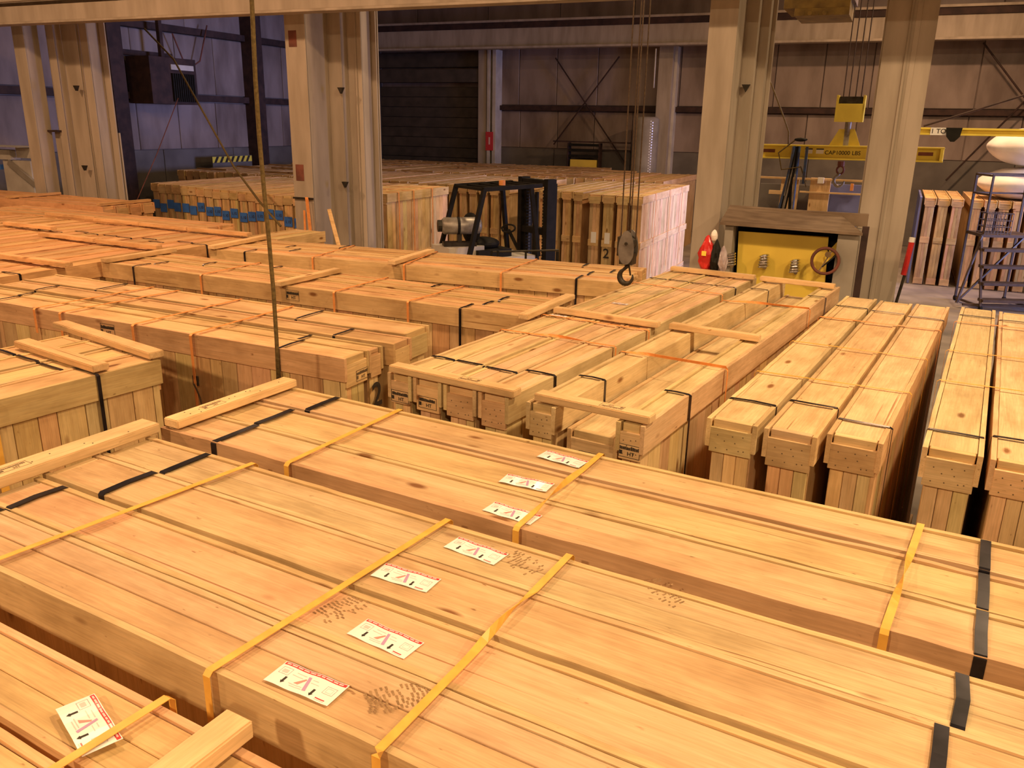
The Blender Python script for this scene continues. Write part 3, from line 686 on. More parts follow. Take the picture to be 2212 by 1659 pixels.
# --- bundle C2 with the sunken middle crate
for i, (l0, l1, h) in enumerate(((-0.825, -0.99, H0), (-1.0, -1.268, H0 - 0.115), (-1.278, -1.424, H0))):
    c = crate(C, (-0.36, -0.28, -0.36)[i], 3.57, l0, l1, h, 'pale pine crate in the bundle with a sunken middle, %s' % ('left one', 'the low middle one', 'right one with planked side')[i],
              'three crates with sunken middle', sides='R' if i == 2 else '', ends='N', straps=((0.15, 3.05), (0.05, 3.05), (0.17, 3.03))[i], tint=FRESH, lids=(1, 1, 1)[i], nails=i != 1, mid=False)
    if i: add_stamp(c, (-(3.93 if i == 2 else 3.85) / 2 + 0.0015, 0.0, h - 0.125), (0, 0, -PI / 2), 0.100 if i == 2 else 0.13, 0.060, M_ink)
for k, (a0, a1, desc) in enumerate(((0.68, 0.68, 'near one'), (2.42, 2.48, 'far one'))):
    band(C, a0, a1, -0.825, -1.424, H0 + 0.003, 'orange strap spanning the sunken crate, ' + desc, 'orange straps over the sunken crate', M_orange, w=0.017, drop=(0.1, 0.2), twist=(0.05, 0.35, 0.6) if k == 0 else (0.1, 0.6, 0.7))
lumber(C, -0.31, -0.865, -1.43, H0 + 0.003, 'stamped timber bearer on the front of the sunken bundle', stamp=-0.16); lumber(C, 1.37, -0.84, -1.40, H0 + 0.003, 'timber bearer bridging the sunken crate', w=0.06)
lumber(C, 3.41, -0.815, -1.405, H0 + 0.003, 'timber bearer at the far end, below the yellow panel', w=0.06)
# --- bundle D and its neighbour on the right
FD = frame(*fpt(C, -0.06, -1.585)[:2], 59.2)
for i in range(3):
    crate(FD, (-0.02, 0.0, 0.06)[i], 3.27, -0.245 * i, -0.245 * i - 0.232, H0 + (0, -0.004, 0.002)[i], 'bright pine crate in the right bundle of three, %s' % ('left one', 'middle one', 'right one with planked side')[i],
          'three bright crates on the right', sides='R' if i == 2 else '', ends='N', straps=((0.30, 2.84), (0.44, 2.82), (0.28, 2.74))[i], tint=(1.08, 1.12, 1.14) if i == 0 else (1.06, 1.05, 1.02), nails=True, mid=False)
for k, (a0, a1, desc, m) in enumerate(((0.80, 0.85, 'nearest one', M_yellowband), (1.56, 1.58, 'middle one', M_yellowband), (2.35, 2.39, 'farthest one', M_orange))):
    band(FD, a0, a1, 0.0, -0.722, H0 + 0.003, 'thin strap on the bright right bundle, ' + desc, 'straps on the bright right bundle', m, w=0.012 if k < 2 else 0.022, drop=(0.1, 0.9))
FD2 = frame(*fpt(C, 0.08, -2.43)[:2], 60.4)
for i in range(3):
    crate(FD2, 0.0 + 0.01 * i, 3.22, -0.242 * i, -0.242 * i - 0.230, H0 + (0, -0.003, 0.002)[i], 'bright pine crate at the right edge, %s' % ('beside the narrow aisle', 'second from the aisle', 'third from the aisle')[i],
          'bright crates at the right edge', sides='', ends='N', straps=((0.24, 2.9), (0.30, 2.88), (0.28, 2.85))[i], tint=(1.06, 1.07, 1.06), nails=True, mid=False)
for k, (a0, desc, m) in enumerate(((1.05, 'near one', M_yellowband), (1.75, 'middle one', M_yellowband), (2.62, 'far one', M_orange))):
    band(FD2, a0, a0 + 0.02, 0.0, -0.73, H0 + 0.003, 'thin strap on the crates at the right edge, ' + desc, 'straps at the right edge', m, w=0.012 if k < 2 else 0.022, drop=(0.5, 0.1))
# --- left block H
FH = frame(-3.566, 7.131, 64)
lat = 0.06; k = 0
for bnd in range(4):
    for i in range(4):
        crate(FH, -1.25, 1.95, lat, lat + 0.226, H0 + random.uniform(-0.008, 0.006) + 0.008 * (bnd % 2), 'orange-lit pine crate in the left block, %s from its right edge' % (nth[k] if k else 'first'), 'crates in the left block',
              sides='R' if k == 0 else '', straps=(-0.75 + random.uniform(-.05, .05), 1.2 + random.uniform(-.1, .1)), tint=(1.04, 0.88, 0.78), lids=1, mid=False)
        lat += 0.231; k += 1
    lat += 0.07
for n_, (a, l0, l1, desc) in enumerate(((-0.35, -0.06, 0.90, 'front'), (0.71, 0.10, 0.94, 'middle, right piece'), (0.73, 0.99, 1.82, 'middle, left piece'), (1.10, 2.13, 2.95, 'isolated left'), (1.86, 0.06, 0.93, 'rear, first from right'), (1.87, 0.95, 1.70, 'rear, second from right'), (1.90, 1.72, 2.50, 'rear, third from right'), (1.98, 2.56, 3.48, 'rear, fourth from right'))):
    lumber(FH, a, l0, l1, H0 + 0.016, 'orange-lit timber bearer on the left block, ' + desc, w=0.075, tint=(1.05, 0.92, 0.82), skew=random.uniform(-.02, .02))
FH2 = frame(*fpt(FH, 2.06, 1.12)[:2], 64 + 90)   # local a runs to the left
for i in range(3):
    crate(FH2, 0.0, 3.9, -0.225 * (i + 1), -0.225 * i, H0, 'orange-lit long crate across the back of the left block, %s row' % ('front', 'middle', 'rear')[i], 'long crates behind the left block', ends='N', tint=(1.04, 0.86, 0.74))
FH3 = frame(*fpt(FH, 3.15, 3.96)[:2], 64 + 90)
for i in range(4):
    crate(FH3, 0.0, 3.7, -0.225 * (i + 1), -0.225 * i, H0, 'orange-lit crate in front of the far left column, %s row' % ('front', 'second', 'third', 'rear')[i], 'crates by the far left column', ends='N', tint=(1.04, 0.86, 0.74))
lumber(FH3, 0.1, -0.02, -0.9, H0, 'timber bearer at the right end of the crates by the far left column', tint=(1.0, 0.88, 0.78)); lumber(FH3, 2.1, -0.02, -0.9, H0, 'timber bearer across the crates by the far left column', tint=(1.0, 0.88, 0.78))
# gap filler bundle seen between left block and column (pale crate on its side)
FJ = frame(*fpt(FH, 2.25, 0.10)[:2], 64)
for i in range(2):
    crate(FJ, 0.6, 1.5, 0.47 + 0.25 * i, 0.715 + 0.25 * i, 1.62, 'low pale crate beside the column foot, %s' % ('next to the column', 'left one')[i], 'low crates by the column', sides='R' if i == 0 else '', ends='N', tint=(1.06, 1.04, 0.96))

# --- rear crates
BF = (0.0, 0.0, BANG)
def vcrate(u0, u1, v0, v1, h, *a, **k):
    """crate running along v in the building frame"""
    o = uv(0, 0); fr = (0.0, 0.0, BANG + PI / 2)
    return crate(fr, v0, v1, -u1, -u0, h, *a, **k)
# bundle painted 2
for i in range(4):
    u1 = -4.04 - 0.262 * i
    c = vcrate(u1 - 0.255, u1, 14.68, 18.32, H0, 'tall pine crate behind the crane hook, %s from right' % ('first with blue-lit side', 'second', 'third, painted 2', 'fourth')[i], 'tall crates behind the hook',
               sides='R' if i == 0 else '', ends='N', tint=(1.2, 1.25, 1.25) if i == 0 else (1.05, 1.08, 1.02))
    if i == 2:
        tx = put('painted_number', text_mesh('2', 0.25, M_ink, 0.003), c, (-3.64 / 2 + 0.016, 0.0, 0.71)); tx.rotation_euler = (PI / 2, 0, -PI / 2)
    if i in (2, 3):
        pbox('paper_tag', c, -3.64 / 2 + 0.002, -3.64 / 2 + 0.004, -0.06, 0.04, 0.90, 1.10, M_paper, bev=0)
fr2 = (0.0, 0.0, BANG + PI / 2)
for k, vv in enumerate((15.5, 16.6, 17.6)):
    band(fr2, vv, vv, 5.09, 4.035, H0 + 0.002, 'orange strap down the blue-lit crate behind the hook, %s' % ('near one', 'middle one', 'far one')[k], 'orange straps behind the hook', M_orange, w=0.026, drop=(0.1, 1.5))
# crate group just left of it, behind the forklift
k = 0
for u in [(-5.27 - 0.235 * i) for i in range(4)] + [(-6.9 - 0.235 * i) for i in range(8)]:
    vcrate(u - 0.225, u, 14.95 + (0.0 if k < 4 else 0.25) + random.uniform(0, 0.05), 18.4, H0, 'tall pine crate behind the forklift, %s from right' % ('first' if k == 0 else nth[k]), 'tall crates behind the forklift', ends='N', tint=(1.0, 1.0, 0.93)); k += 1
# crate with a lit long side behind the double column
for i in range(4):
    u1 = -7.0 - 0.225 * i
    c = vcrate(u1 - 0.22, u1, 10.95, 12.9, 1.93, 'tall pine crate between column and forklift, %s' % ('right one with lit planked side', 'second from right', 'third from right', 'leftmost')[i], 'tall crates beside the column', sides='R' if i == 0 else '', tint=(1.08, 1.08, 1.02))
for k, vv in enumerate((11.25, 11.7, 12.3)):
    band(fr2, vv, vv, 7.9, 6.995, 1.932, 'orange strap down the lit crate between column and forklift, %s' % ('near one', 'middle one', 'far one')[k], 'orange straps beside the column', M_orange, w=0.026, drop=(0.1, 1.5))
# row with blue tags
for i in range(18):
    u1 = -8.75 - 0.235 * i; v0 = 11.15 + 0.8 * i / 17 + random.uniform(-0.02, 0.02)
    c = vcrate(u1 - 0.225, u1, v0, 14.85, H0 + random.uniform(-0.01, 0.01), 'pine crate with a blue tag, %s from right in the tagged row' % ('first' if i == 0 else nth[i]), 'crates with blue tags', ends='N', tint=(1.12, 1.10, 1.02))
    X = (14.85 - v0) / 2; zc = H0 - 0.37 + random.Random(i * 7 + 1).uniform(-0.07, 0.05)
    t_ = pbox('blue_tag', c, -X - 0.0005, -X + 0.006, -0.080, 0.080, zc - 0.085, zc + 0.075, M_blue, bev=0)
    if i < 12:
        tx = put('writing', text_mesh('1.10', 0.070, M_ink, 0.0012), t_, (-0.0045, 0, -0.005)); tx.rotation_euler = (PI / 2, 0, -PI / 2)
# field of crates to the back wall
G1 = 'crates packed along the back wall'
for (v0, v1, ua, ub, hh, rw) in ((15.2, 18.5, -15.6, -9.0, H0, 'just behind the blue-tagged row'), (18.8, 22.3, -15.6, -4.9, H0, 'in the long middle row towards the back wall'), (22.45, 23.9, -15.6, -7.7, H0, 'in the last row along the back wall')):
    u = ua
    while u < ub:
        vcrate(u, u + 0.23, v0 + random.uniform(0, 0.1), v1, hh + random.uniform(-0.012, 0.012), 'slim pine crate packed ' + rw, 'crates packed ' + rw, ends='N', tint=(0.92, 0.86, 0.76), low=True); u += 0.236
rg = random.Random(11)
slots = [(v, u) for v in (15.6, 17.0, 18.25, 19.1, 20.5, 21.9, 22.8) for u in [-15.3 + 1.02 * q_ for q_ in range(9)] if not (v < 18.5 and u > -10.2)]
for (v, u) in slots:
    if rg.random() < 0.62:
        lumber(fr2, v + rg.uniform(-0.1, 0.1), -u, -u - 0.9, H0 + 0.012, 'timber bearer on the packed crates along the back wall', w=0.08, group='bearers along the back wall', tint=(0.62, 0.55, 0.48))
# stack K behind the rolling ladder
for i in range(9):
    u1 = 0.80 + 0.24 * i + (0.09 if i >= 3 else 0) + (0.2 if i >= 8 else 0)
    vcrate(u1 - 0.23, u1, 18.6 + 0.02 * (i % 2), 21.2, 1.72, 'tall pine crate behind the rolling ladder, %s from left' % ('first' if i == 0 else nth[i]), 'tall crates behind the ladder', ends='N', tint=(1.1, 1.06, 1.0))
# ------------------------------------------------------------------ forklift
fk = empty('forklift', (-0.46, 12.5, 0), math.radians(35)); tag(fk, 'black and cream forklift with gas tank parked before the tall crates', 'forklift')
m = MB()
m.prism([(-0.62, 0.10), (-0.50, -0.02), (0.95, -0.02), (0.95, 0.84), (-0.50, 0.84), (-0.62, 0.72)], 0.22, 1.02); m.prism([(-0.52, 0.14), (0.10, 0.14), (0.10, 0.68), (-0.52, 0.68)], 1.02, 1.20)
m.build('counterweight', M_forkwhite, fk)
MB().box(-0.05, 0.55, 0.06, 0.76, 1.02, 1.14).build('hood', M_fork, fk)
st_ = empty('seat', (0.22, 0.4, 1.14)); st_.parent = fk
bm = bmesh.new(); bmesh.ops.create_uvsphere(bm, u_segments=16, v_segments=10, radius=1.0)
for v in bm.verts: v.co = Vector((v.co.x * 0.27, v.co.y * 0.25, v.co.z * 0.10))
me = D.meshes.new('cushion'); bm.to_mesh(me); bm.free(); me.materials.append(M_fork); put('cushion', me, st_, (0.02, 0, 0.06))
bm = bmesh.new(); bmesh.ops.create_uvsphere(bm, u_segments=16, v_segments=10, radius=1.0)
for v in bm.verts: v.co = Vector((v.co.x * 0.09, v.co.y * 0.24, v.co.z * 0.24))
me = D.meshes.new('seat_back'); bm.to_mesh(me); bm.free(); me.materials.append(M_fork); put('seat_back', me, st_, (-0.2, 0, 0.30))
for (x0, y0, x1, y1) in ((-0.30, -0.03, 0.0, 0.0), (-0.30, 0.83, 0.0, 0.80), (1.0, -0.03, 0.86, 0.0), (1.0, 0.83, 0.86, 0.80)):
    MB().bar((x0, y0, 1.0), (x1, y1, 2.05), 0.06, 0.06).build('guard_post', M_fork, fk)
for y in (0.0, 0.8): MB().bar((-0.02, y, 2.05), (1.05, y, 2.08), 0.06, 0.06).build('guard_rail', M_fork, fk)
for x in (-0.02, 0.2, 0.42, 0.64, 0.86, 1.04): MB().bar((x, 0.0, 2.05 + 0.028 * x), (x, 0.8, 2.05 + 0.028 * x), 0.04, 0.04).build('guard_bar', M_fork, fk)
MB().cyl((0.35, 0.05, 2.08), (0.35, 0.05, 2.17), 0.05, 12).build('beacon', M_orange, fk); MB().cyl((0.35, 0.05, 2.06), (0.35, 0.05, 2.10), 0.07, 12).build('beacon_base', M_fork, fk)
for y in (0.02, 0.72):
    m = MB(); m.box(1.15, 1.32, y - 0.05, y + 0.05, 0.08, 2.17); m.box(1.18, 1.36, y - 0.02, y + 0.02, 0.08, 2.10); m.build('mast_channel', M_fork, fk)
    m = MB(); yy = y + (0.09 if y < 0.3 else -0.09); m.box(1.20, 1.33, yy - 0.03, yy + 0.03, 0.1, 2.0); m.build('inner_channel', M_fork, fk)
    m = MB(); yc = y + (0.15 if y < 0.3 else -0.15)
    for i in range(30): m.box(1.22, 1.26, yc - 0.018, yc + 0.018, 0.5 + 0.05 * i, 0.535 + 0.05 * i)
    m.build('lift_chain', M_iron, fk)
for z in (2.10, 1.35, 0.6): pbox('mast_crossbar', fk, 1.16, 1.30, -0.02, 0.76, z - 0.05, z + 0.05, M_fork)
m = MB(); m.cyl((1.24, 0.37, 0.2), (1.24, 0.37, 1.35), 0.06, 14); m.cyl((1.24, 0.37, 1.35), (1.24, 0.37, 1.95), 0.035, 12); m.build('lift_cylinder', M_fork, fk)
pbox('carriage', fk, 1.36, 1.42, -0.05, 0.80, 0.25, 0.7, M_fork)
for y in (0.12, 0.56): MB().prism([(1.42, 0.06), (2.45, 0.05), (2.45, 0.08), (1.47, 0.11), (1.47, 0.7), (1.42, 0.7)], y, y + 0.11, M=Matrix(((1, 0, 0, 0), (0, 0, 1, 0), (0, 1, 0, 0), (0, 0, 0, 1)))).build('fork', M_fork, fk)
for (x, y, r) in ((-0.25, -0.02, 0.24), (-0.25, 0.84, 0.24), (0.85, -0.06, 0.30), (0.85, 0.88, 0.30)): MB().cyl((x, y - 0.08, r), (x, y + 0.08, r), r, 18).build('wheel', M_fork, fk)
MB().bar((0.95, 0.4, 1.0), (0.72, 0.4, 1.38), 0.04, 0.04).build('steering_column', M_fork, fk)
MB().tube([Vector((0.72 + 0.1 * math.cos(a) * 0.5, 0.4 + 0.17 * math.sin(a), 1.40 + 0.14 * math.cos(a) * 0.4)) for a in [2 * PI * i / 16 for i in range(16)]], 0.015, 6, closed=True).build('steering_wheel', M_fork, fk)
ta = math.radians(-22); tcx, tcy, tz = -0.20, 0.32, 1.50; dx, dy = math.cos(ta), math.sin(ta)
tk = empty('gas_tank', (tcx, tcy, tz), ta); tk.parent = fk
MB().tube([(-0.31, 0, 0), (-0.295, 0, 0), (-0.26, 0, 0), (0.26, 0, 0), (0.295, 0, 0), (0.31, 0, 0)], [0.06, 0.10, 0.127, 0.127, 0.10, 0.06], 20).build('cylinder', M_tank, tk, smooth=True)
MB().tube([(-0.07, 0, 0), (-0.03, 0, 0)], 0.132, 20).build('clamp_band', M_fork, tk); MB().tube([(-0.36, 0, 0), (-0.30, 0, 0)], 0.09, 14).build('collar', M_iron, tk)
MB().box(-0.28, 0.22, -0.1, 0.1, -0.30, -0.24).build('cradle', M_iron, tk); MB().box(-0.06, 0.0, -0.05, 0.05, -0.26, -0.1).build('cradle_post', M_iron, tk)
pr = empty('pipe_rail', (0.1, 11.6, 0)); tag(pr, 'thin steel pipe rail in front of the forklift mast', 'rail')
MB().cyl((-0.43, 0, 1.27), (0.52, 0, 1.31), 0.014, 8).build('top_pipe', M_iron, pr)
for x in (-0.42, -0.33, 0.06, 0.50): MB().bar((x, 0, 0), (x, 0, 1.29), 0.045 if x > .4 else 0.03, 0.03).build('post', M_fork, pr)

# ------------------------------------------------------------------ crane hook block over the centre
hx = on_y(1357, 540, 6.2); hb = empty('crane_hook_block', (hx.x, hx.y, 0), math.radians(-28)); tag(hb, 'grey crane hook block with open hook hanging over the centre', 'crane hook')
S = 6.2 / 1877.0 * 1.0
zt_, zb_ = on_y(1357, 497, 6.2).z, on_y(1357, 570, 6.2).z
prof = []
for i in range(24):
    a = 2 * PI * i / 24; prof.append((0.060 * math.cos(a) * (1.0 - 0.12 * math.sin(a)), 0.5 * (zt_ + zb_) + (zt_ - zb_) / 2 * math.sin(a)))
XZ = Matrix(((1, 0, 0, 0), (0, 0, 1, 0), (0, 1, 0, 0), (0, 0, 0, 1)))
for y in (-0.052, 0.042): MB().prism(prof, y, y + 0.010, M=XZ).build('cheek_plate', M_blockgrey, hb)
MB().cyl((0, -0.040, (zt_ + zb_) / 2 + 0.03), (0, 0.040, (zt_ + zb_) / 2 + 0.03), 0.052, 24).build('sheave', M_iron, hb)
MB().cyl((0, -0.058, (zt_ + zb_) / 2 + 0.03), (0, 0.058, (zt_ + zb_) / 2 + 0.03), 0.012, 10).build('pin', M_iron, hb)
pbox('lower_housing', hb, -0.052, 0.052, -0.045, 0.045, zb_, zb_ + 0.085, M_iron); pbox('side_guard', hb, -0.075, -0.045, -0.04, 0.04, zb_ + 0.06, zt_ - 0.05, M_iron)
pts = [(0, 0, zb_), (0.0, 0, zb_ - 0.02)]; rr = [0.014, 0.014]
c0z = zb_ - 0.095
for i in range(15):
    a = math.radians(118 + 262 * i / 14); pts.append((0.052 * math.cos(a) - 0.004, 0, c0z + 0.055 * math.sin(a))); rr.append(0.012 + 0.010 * math.sin(PI * min(1, i / 11.0)) if i < 12 else 0.016 - 0.004 * (i - 11))
MB().tube(pts, rr, 10).build('hook', M_iron, hb, smooth=True)
MB().bar((0.012, 0, zb_ - 0.005), (0.030, 0, zb_ - 0.085), 0.012, 0.010).build('safety_latch', M_iron, hb)
for x, y in ((-0.07, 0), (-0.022, 0.03), (0.022, -0.03), (0.06, 0.0)): MB().cyl((x * 0.9, y, zt_ - 0.08 + abs(x) * 0.3), (x * 0.9 + 0.0, y, 7.4), 0.0055, 6).build('wire_rope', M_wire, hb)
pbox('hoist_body', hb, -0.35, 0.35, -0.2, 0.2, 7.4, 7.8, M_yellow); MB().box(-0.05, 0.05, -0.05, 0.05, 7.8, ZR).build('hoist_hanger', M_steeldark, hb)
# hanging rope at left
rp = on_y(601, 822, 4.02)
pp = [Vector((rp.x + 0.008 * math.sin(i * 0.9), rp.y, 1.70 + i * 0.245)) for i in range(30)]
tag(MB().tube(pp, 0.0105, 8).build('hanging_rope', M_rope, smooth=True), 'thick greasy rope hanging straight down over the left crates', 'rope')
def cord(name, label, pts, r, m, cat='rope'): return tag(MB().tube(pts, r, 6).build(name, m, smooth=True), label, cat)
def pv(x, y, v):
    u, z = on_v(x, y, v); return uv(u, v, z)
cord('guy_rope', 'slanting rope running down to the column foot', [pv(312, 62, 11.2), pv(375, 128, 11.2), pv(505, 360, 10.6), pv(560, 435, 9.4), pv(606, 488, 8.9)], 0.016, M_rope)
cord('thin_rope', 'thin reddish cord beside the wall heater', [pv(385, 212, 13.5), pv(340, 330, 12.5), pv(296, 432, 11.0)], 0.010, M_rustprimer)
cord('wall_hose', 'drooping red hose on the left wall', [uv(-16.7, *on_u(372, 72, -16.7)), uv(-16.7, *on_u(395, 128, -16.7)), uv(-16.7, *on_u(415, 144, -16.7)), uv(-16.7, *on_u(432, 132, -16.7)), uv(-16.7, *on_u(447, 55, -16.7))], 0.02, M_rustprimer, 'hose')

# ------------------------------------------------------------------ yellow panel machine between the columns
VM = 9.05
def q(x, y): return on_v(x, y, VM)
u_l, _ = q(1562, 540); u_r, _ = q(1852, 540); _, z_t = q(1700, 493)
mc = empty('panel_machine', uv((u_l + u_r) / 2, VM, 0), BANG); tag(mc, 'grey machine housing with yellow front panel, chrome fittings and handwheel', 'machine')
uc = (u_l + u_r) / 2; w2 = (u_r - u_l) / 2; u_rp = q(1806, 540)[0] - uc; u_lp = q(1580, 540)[0] - uc
pbox('side_wall', mc, -w2, u_lp, 0, 0.45, 0, z_t, M_greypaint); pbox('side_wall', mc, u_rp, w2, 0, 0.45, 0, z_t, M_greypaint)
pbox('back_wall', mc, -w2, w2, 0.42, 0.45, 0, z_t, M_greypaint); pbox('recess', mc, u_lp, u_rp, 0.30, 0.33, 0, z_t, M_darkgap, bev=0)
m = MB(); m.v = [(-w2 - 0.05, -0.06, z_t), (w2 + 0.03, -0.06, z_t - 0.02), (w2 - 0.25, 0.46, z_t + 0.12), (-w2 - 0.05, 0.46, z_t + 0.14), (-w2 - 0.05, -0.06, z_t + 0.025), (w2 + 0.03, -0.06, z_t + 0.005), (w2 - 0.25, 0.46, z_t + 0.145), (-w2 - 0.05, 0.46, z_t + 0.165)]
m.f = [(3, 2, 1, 0), (4, 5, 6, 7), (0, 1, 5, 4), (1, 2, 6, 5), (2, 3, 7, 6), (3, 0, 4, 7)]; m.m = [0] * 6; m.build('cover_sheet', M_brownply, mc)
pbox('cover_back', mc, -w2 - 0.05, w2 + 0.05, 0.40, 0.47, z_t + 0.02, z_t + 0.15, M_brownply)
yp = [(1590, 503), (1787, 516), (1776, 660), (1583, 645)]
P2 = [(q(*p)[0] - uc, q(*p)[1]) for p in yp]
VERT = Matrix(((1, 0, 0, 0), (0, 0, 1, 0), (0, 1, 0, 0), (0, 0, 0, 1)))
pn = MB().prism(P2, 0.16, 0.19, M=VERT).build('yellow_panel', M_yellowpanel, mc)
P3 = [(q(*p)[0] - uc, q(*p)[1]) for p in ((1790, 545), (1806, 528), (1806, 660), (1780, 660), (1800, 600), (1806, 560))]
MB().prism([(q(*p)[0] - uc, q(*p)[1]) for p in ((1806, 526), (1806, 548), (1782, 575), (1779, 556))], 0.13, 0.15, M=VERT).build('corner_strip', M_yellowpanel, mc)
for (x, y) in ((1578, 560), (1647, 566), (1714, 577)):
    u_, z_ = q(x, y); u_ -= uc
    f = empty('chrome_fitting', (u_, -0.02 if x > 1600 else -0.10, z_)); f.parent = mc
    for k in range(5):
        a = k * 0.028 - 0.056
        MB().tube([Vector((0.052 * (1 - 0.05 * k) * math.cos(t), 0.10 + 0.045 * math.sin(t), a + 0.01 * math.cos(t))) for t in [2 * PI * i / 14 for i in range(14)]], 0.011, 6, closed=True).build('coil', M_chrome, f, smooth=True)
    MB().cyl((0.02, 0.10, -0.07), (0.0, 0.20, -0.05), 0.02, 8).build('spigot', M_chrome, f)
u_, z_ = q(1783, 563)
hw_ = empty('handwheel', (u_ - uc, -0.03, z_)); hw_.parent = mc
MB().tube([Vector((0.130 * math.cos(t), 0.0, 0.130 * math.sin(t))) for t in [2 * PI * i / 28 for i in range(28)]], 0.016, 8, closed=True).build('rim', M_rustprimer, hw_, smooth=True)
MB().bar((-0.06, 0, -0.13), (0.05, 0, 0.10), 0.018, 0.012).build('spoke', M_brownply, hw_); MB().bar((-0.02, 0.01, -0.06), (0.09, 0.01, 0.06), 0.05, 0.012).build('pointer', M_darkgap, hw_)
MB().cyl((0.02, -0.03, 0.07), (0.02, 0.03, 0.07), 0.03, 10).build('chrome_nut', M_chrome, hw_)
pbox('conduit', mc, *sorted((q(1856, 540)[0] - uc, q(1871, 540)[0] - uc)), 0.0, 0.06, 0, q(1865, 490)[1], M_steeldark)
# red bag on the far end of the centre bundle
rb = empty('red_bag', fpt(C, 3.50, -0.36, H0 + 0.022), C[2]); tag(rb, 'crumpled red and clear plastic bag behind the centre bundle', 'bag')
def blob(name, m, parent, loc, s, seed, n=3, amp=0.18, tip=0.0):
    bm = bmesh.new(); bmesh.ops.create_icosphere(bm, subdivisions=n, radius=1.0); g = random.Random(seed)
    from mathutils import noise as NZ
    for v in bm.verts:
        d = 1 + amp * NZ.noise(v.co * 2.1 + Vector((seed, 0, 0))) + 0.5 * amp * NZ.noise(v.co * 5 + Vector((0, seed, 0)))
        k = 1 - tip * max(0, v.co.z)
        v.co = Vector((v.co.x * s[0] * d * k, v.co.y * s[1] * d * k, v.co.z * s[2]))
    me = D.meshes.new(name); bm.to_mesh(me); bm.free(); me.materials.append(m)
    for p in me.polygons: p.use_smooth = n > 3
    return put(name, me, parent, loc)
blob('red_film', M_redbag, rb, (0.0, 0.05, 0.15), (0.07, 0.07, 0.16), 5, 3, 0.35, 0.5); blob('dark_film', M_fork, rb, (0.0, -0.03, 0.13), (0.06, 0.05, 0.15), 8, 3, 0.35, 0.5)
blob('clear_film', M_clear, rb, (0.01, -0.09, 0.11), (0.05, 0.045, 0.12), 12, 3, 0.35, 0.5); blob('gathered_top', M_whitebag, rb, (0.0, 0.0, 0.31), (0.03, 0.03, 0.05), 3, 2, 0.4, 0.3)
pbox('yellow_print', rb, -0.082, -0.076, 0.03, 0.07, 0.14, 0.18, M_yellow)

# ------------------------------------------------------------------ rolling ladder
ld = empty('rolling_ladder', (8.15, 14.62, 0), math.radians(-3)); tag(ld, 'dark rolling warehouse ladder with handrails in front of the tall crates', 'ladder')
LW = 0.88
for x in (0, LW):
    MB().bar((x, -0.42, 0.05), (x, 0.0, 1.26), 0.035, 0.035).build('stringer', M_ladder, ld)
    MB().bar((x, 0.55, 0.05), (x, 0.55, 2.29), 0.035, 0.035).build('rear_leg', M_ladder, ld)
    MB().bar((x + 0.02, 0.0, 1.26), (x + 0.02, 0.0, 2.29), 0.03, 0.03).build('rail_post', M_ladder, ld)
    for z in (2.27, 1.95): MB().bar((x, 0.0, z), (x, 0.55, z), 0.03, 0.03).build('side_rail', M_ladder, ld)
    MB().bar((x, 0.55, 0.05), (x, -0.42, 0.08), 0.035, 0.035).build('base_rail', M_ladder, ld)
    for y in (-0.42, 0.55): MB().cyl((x - 0.02, y, 0.045), (x + 0.02, y, 0.045), 0.045, 10).build('caster', M_fork, ld)
for z in (2.28, 1.95): MB().bar((0, 0.55, z), (LW, 0.55, z), 0.03, 0.03).build('back_rail', M_ladder, ld); 
MB().bar((0, 0.0, 2.28), (LW, 0.0, 2.28), 0.03, 0.03).build('front_rail', M_ladder, ld)
for i in range(4):
    z = 0.28 * (i + 0.4) + 0.05; y = -0.42 + 0.42 * z / 1.26
    pbox('step', ld, 0.0, LW, y - 0.10, y + 0.10, z, z + 0.05, M_ladder)
pbox('platform', ld, 0.0, LW, -0.02, 0.58, 1.23, 1.28, M_ladder)
MB().bar((LW, 0.3, 1.2), (-0.25, -0.1, 0.12), 0.03, 0.03).build('diagonal_brace', M_ladder, ld); MB().bar((0.0, -0.02, 1.25), (-0.28, -0.12, 0.08), 0.035, 0.035).build('outrigger', M_ladder, ld)
MB().bar((-0.28, -0.35, 0.10), (LW, -0.35, 0.10), 0.04, 0.04).build('base_bar', M_ladder, ld)
bk = empty('wire_basket', (0.25, 0.12, 1.28)); bk.parent = ld
m = MB()
for i in range(9):
    x = -0.22 + 0.055 * i; m.cyl((x, -0.14, 0), (x, -0.14, 0.36), 0.006, 5); m.cyl((x, 0.14, 0), (x, 0.14, 0.36), 0.006, 5)
m.build('upright_wires', M_ladder, bk)
for z in (0.02, 0.13, 0.24, 0.36): MB().tube([(-0.22, -0.14, z), (0.22, -0.14, z), (0.22, 0.14, z), (-0.22, 0.14, z)], 0.009, 5, closed=True).build('hoop_wire', M_ladder, bk)
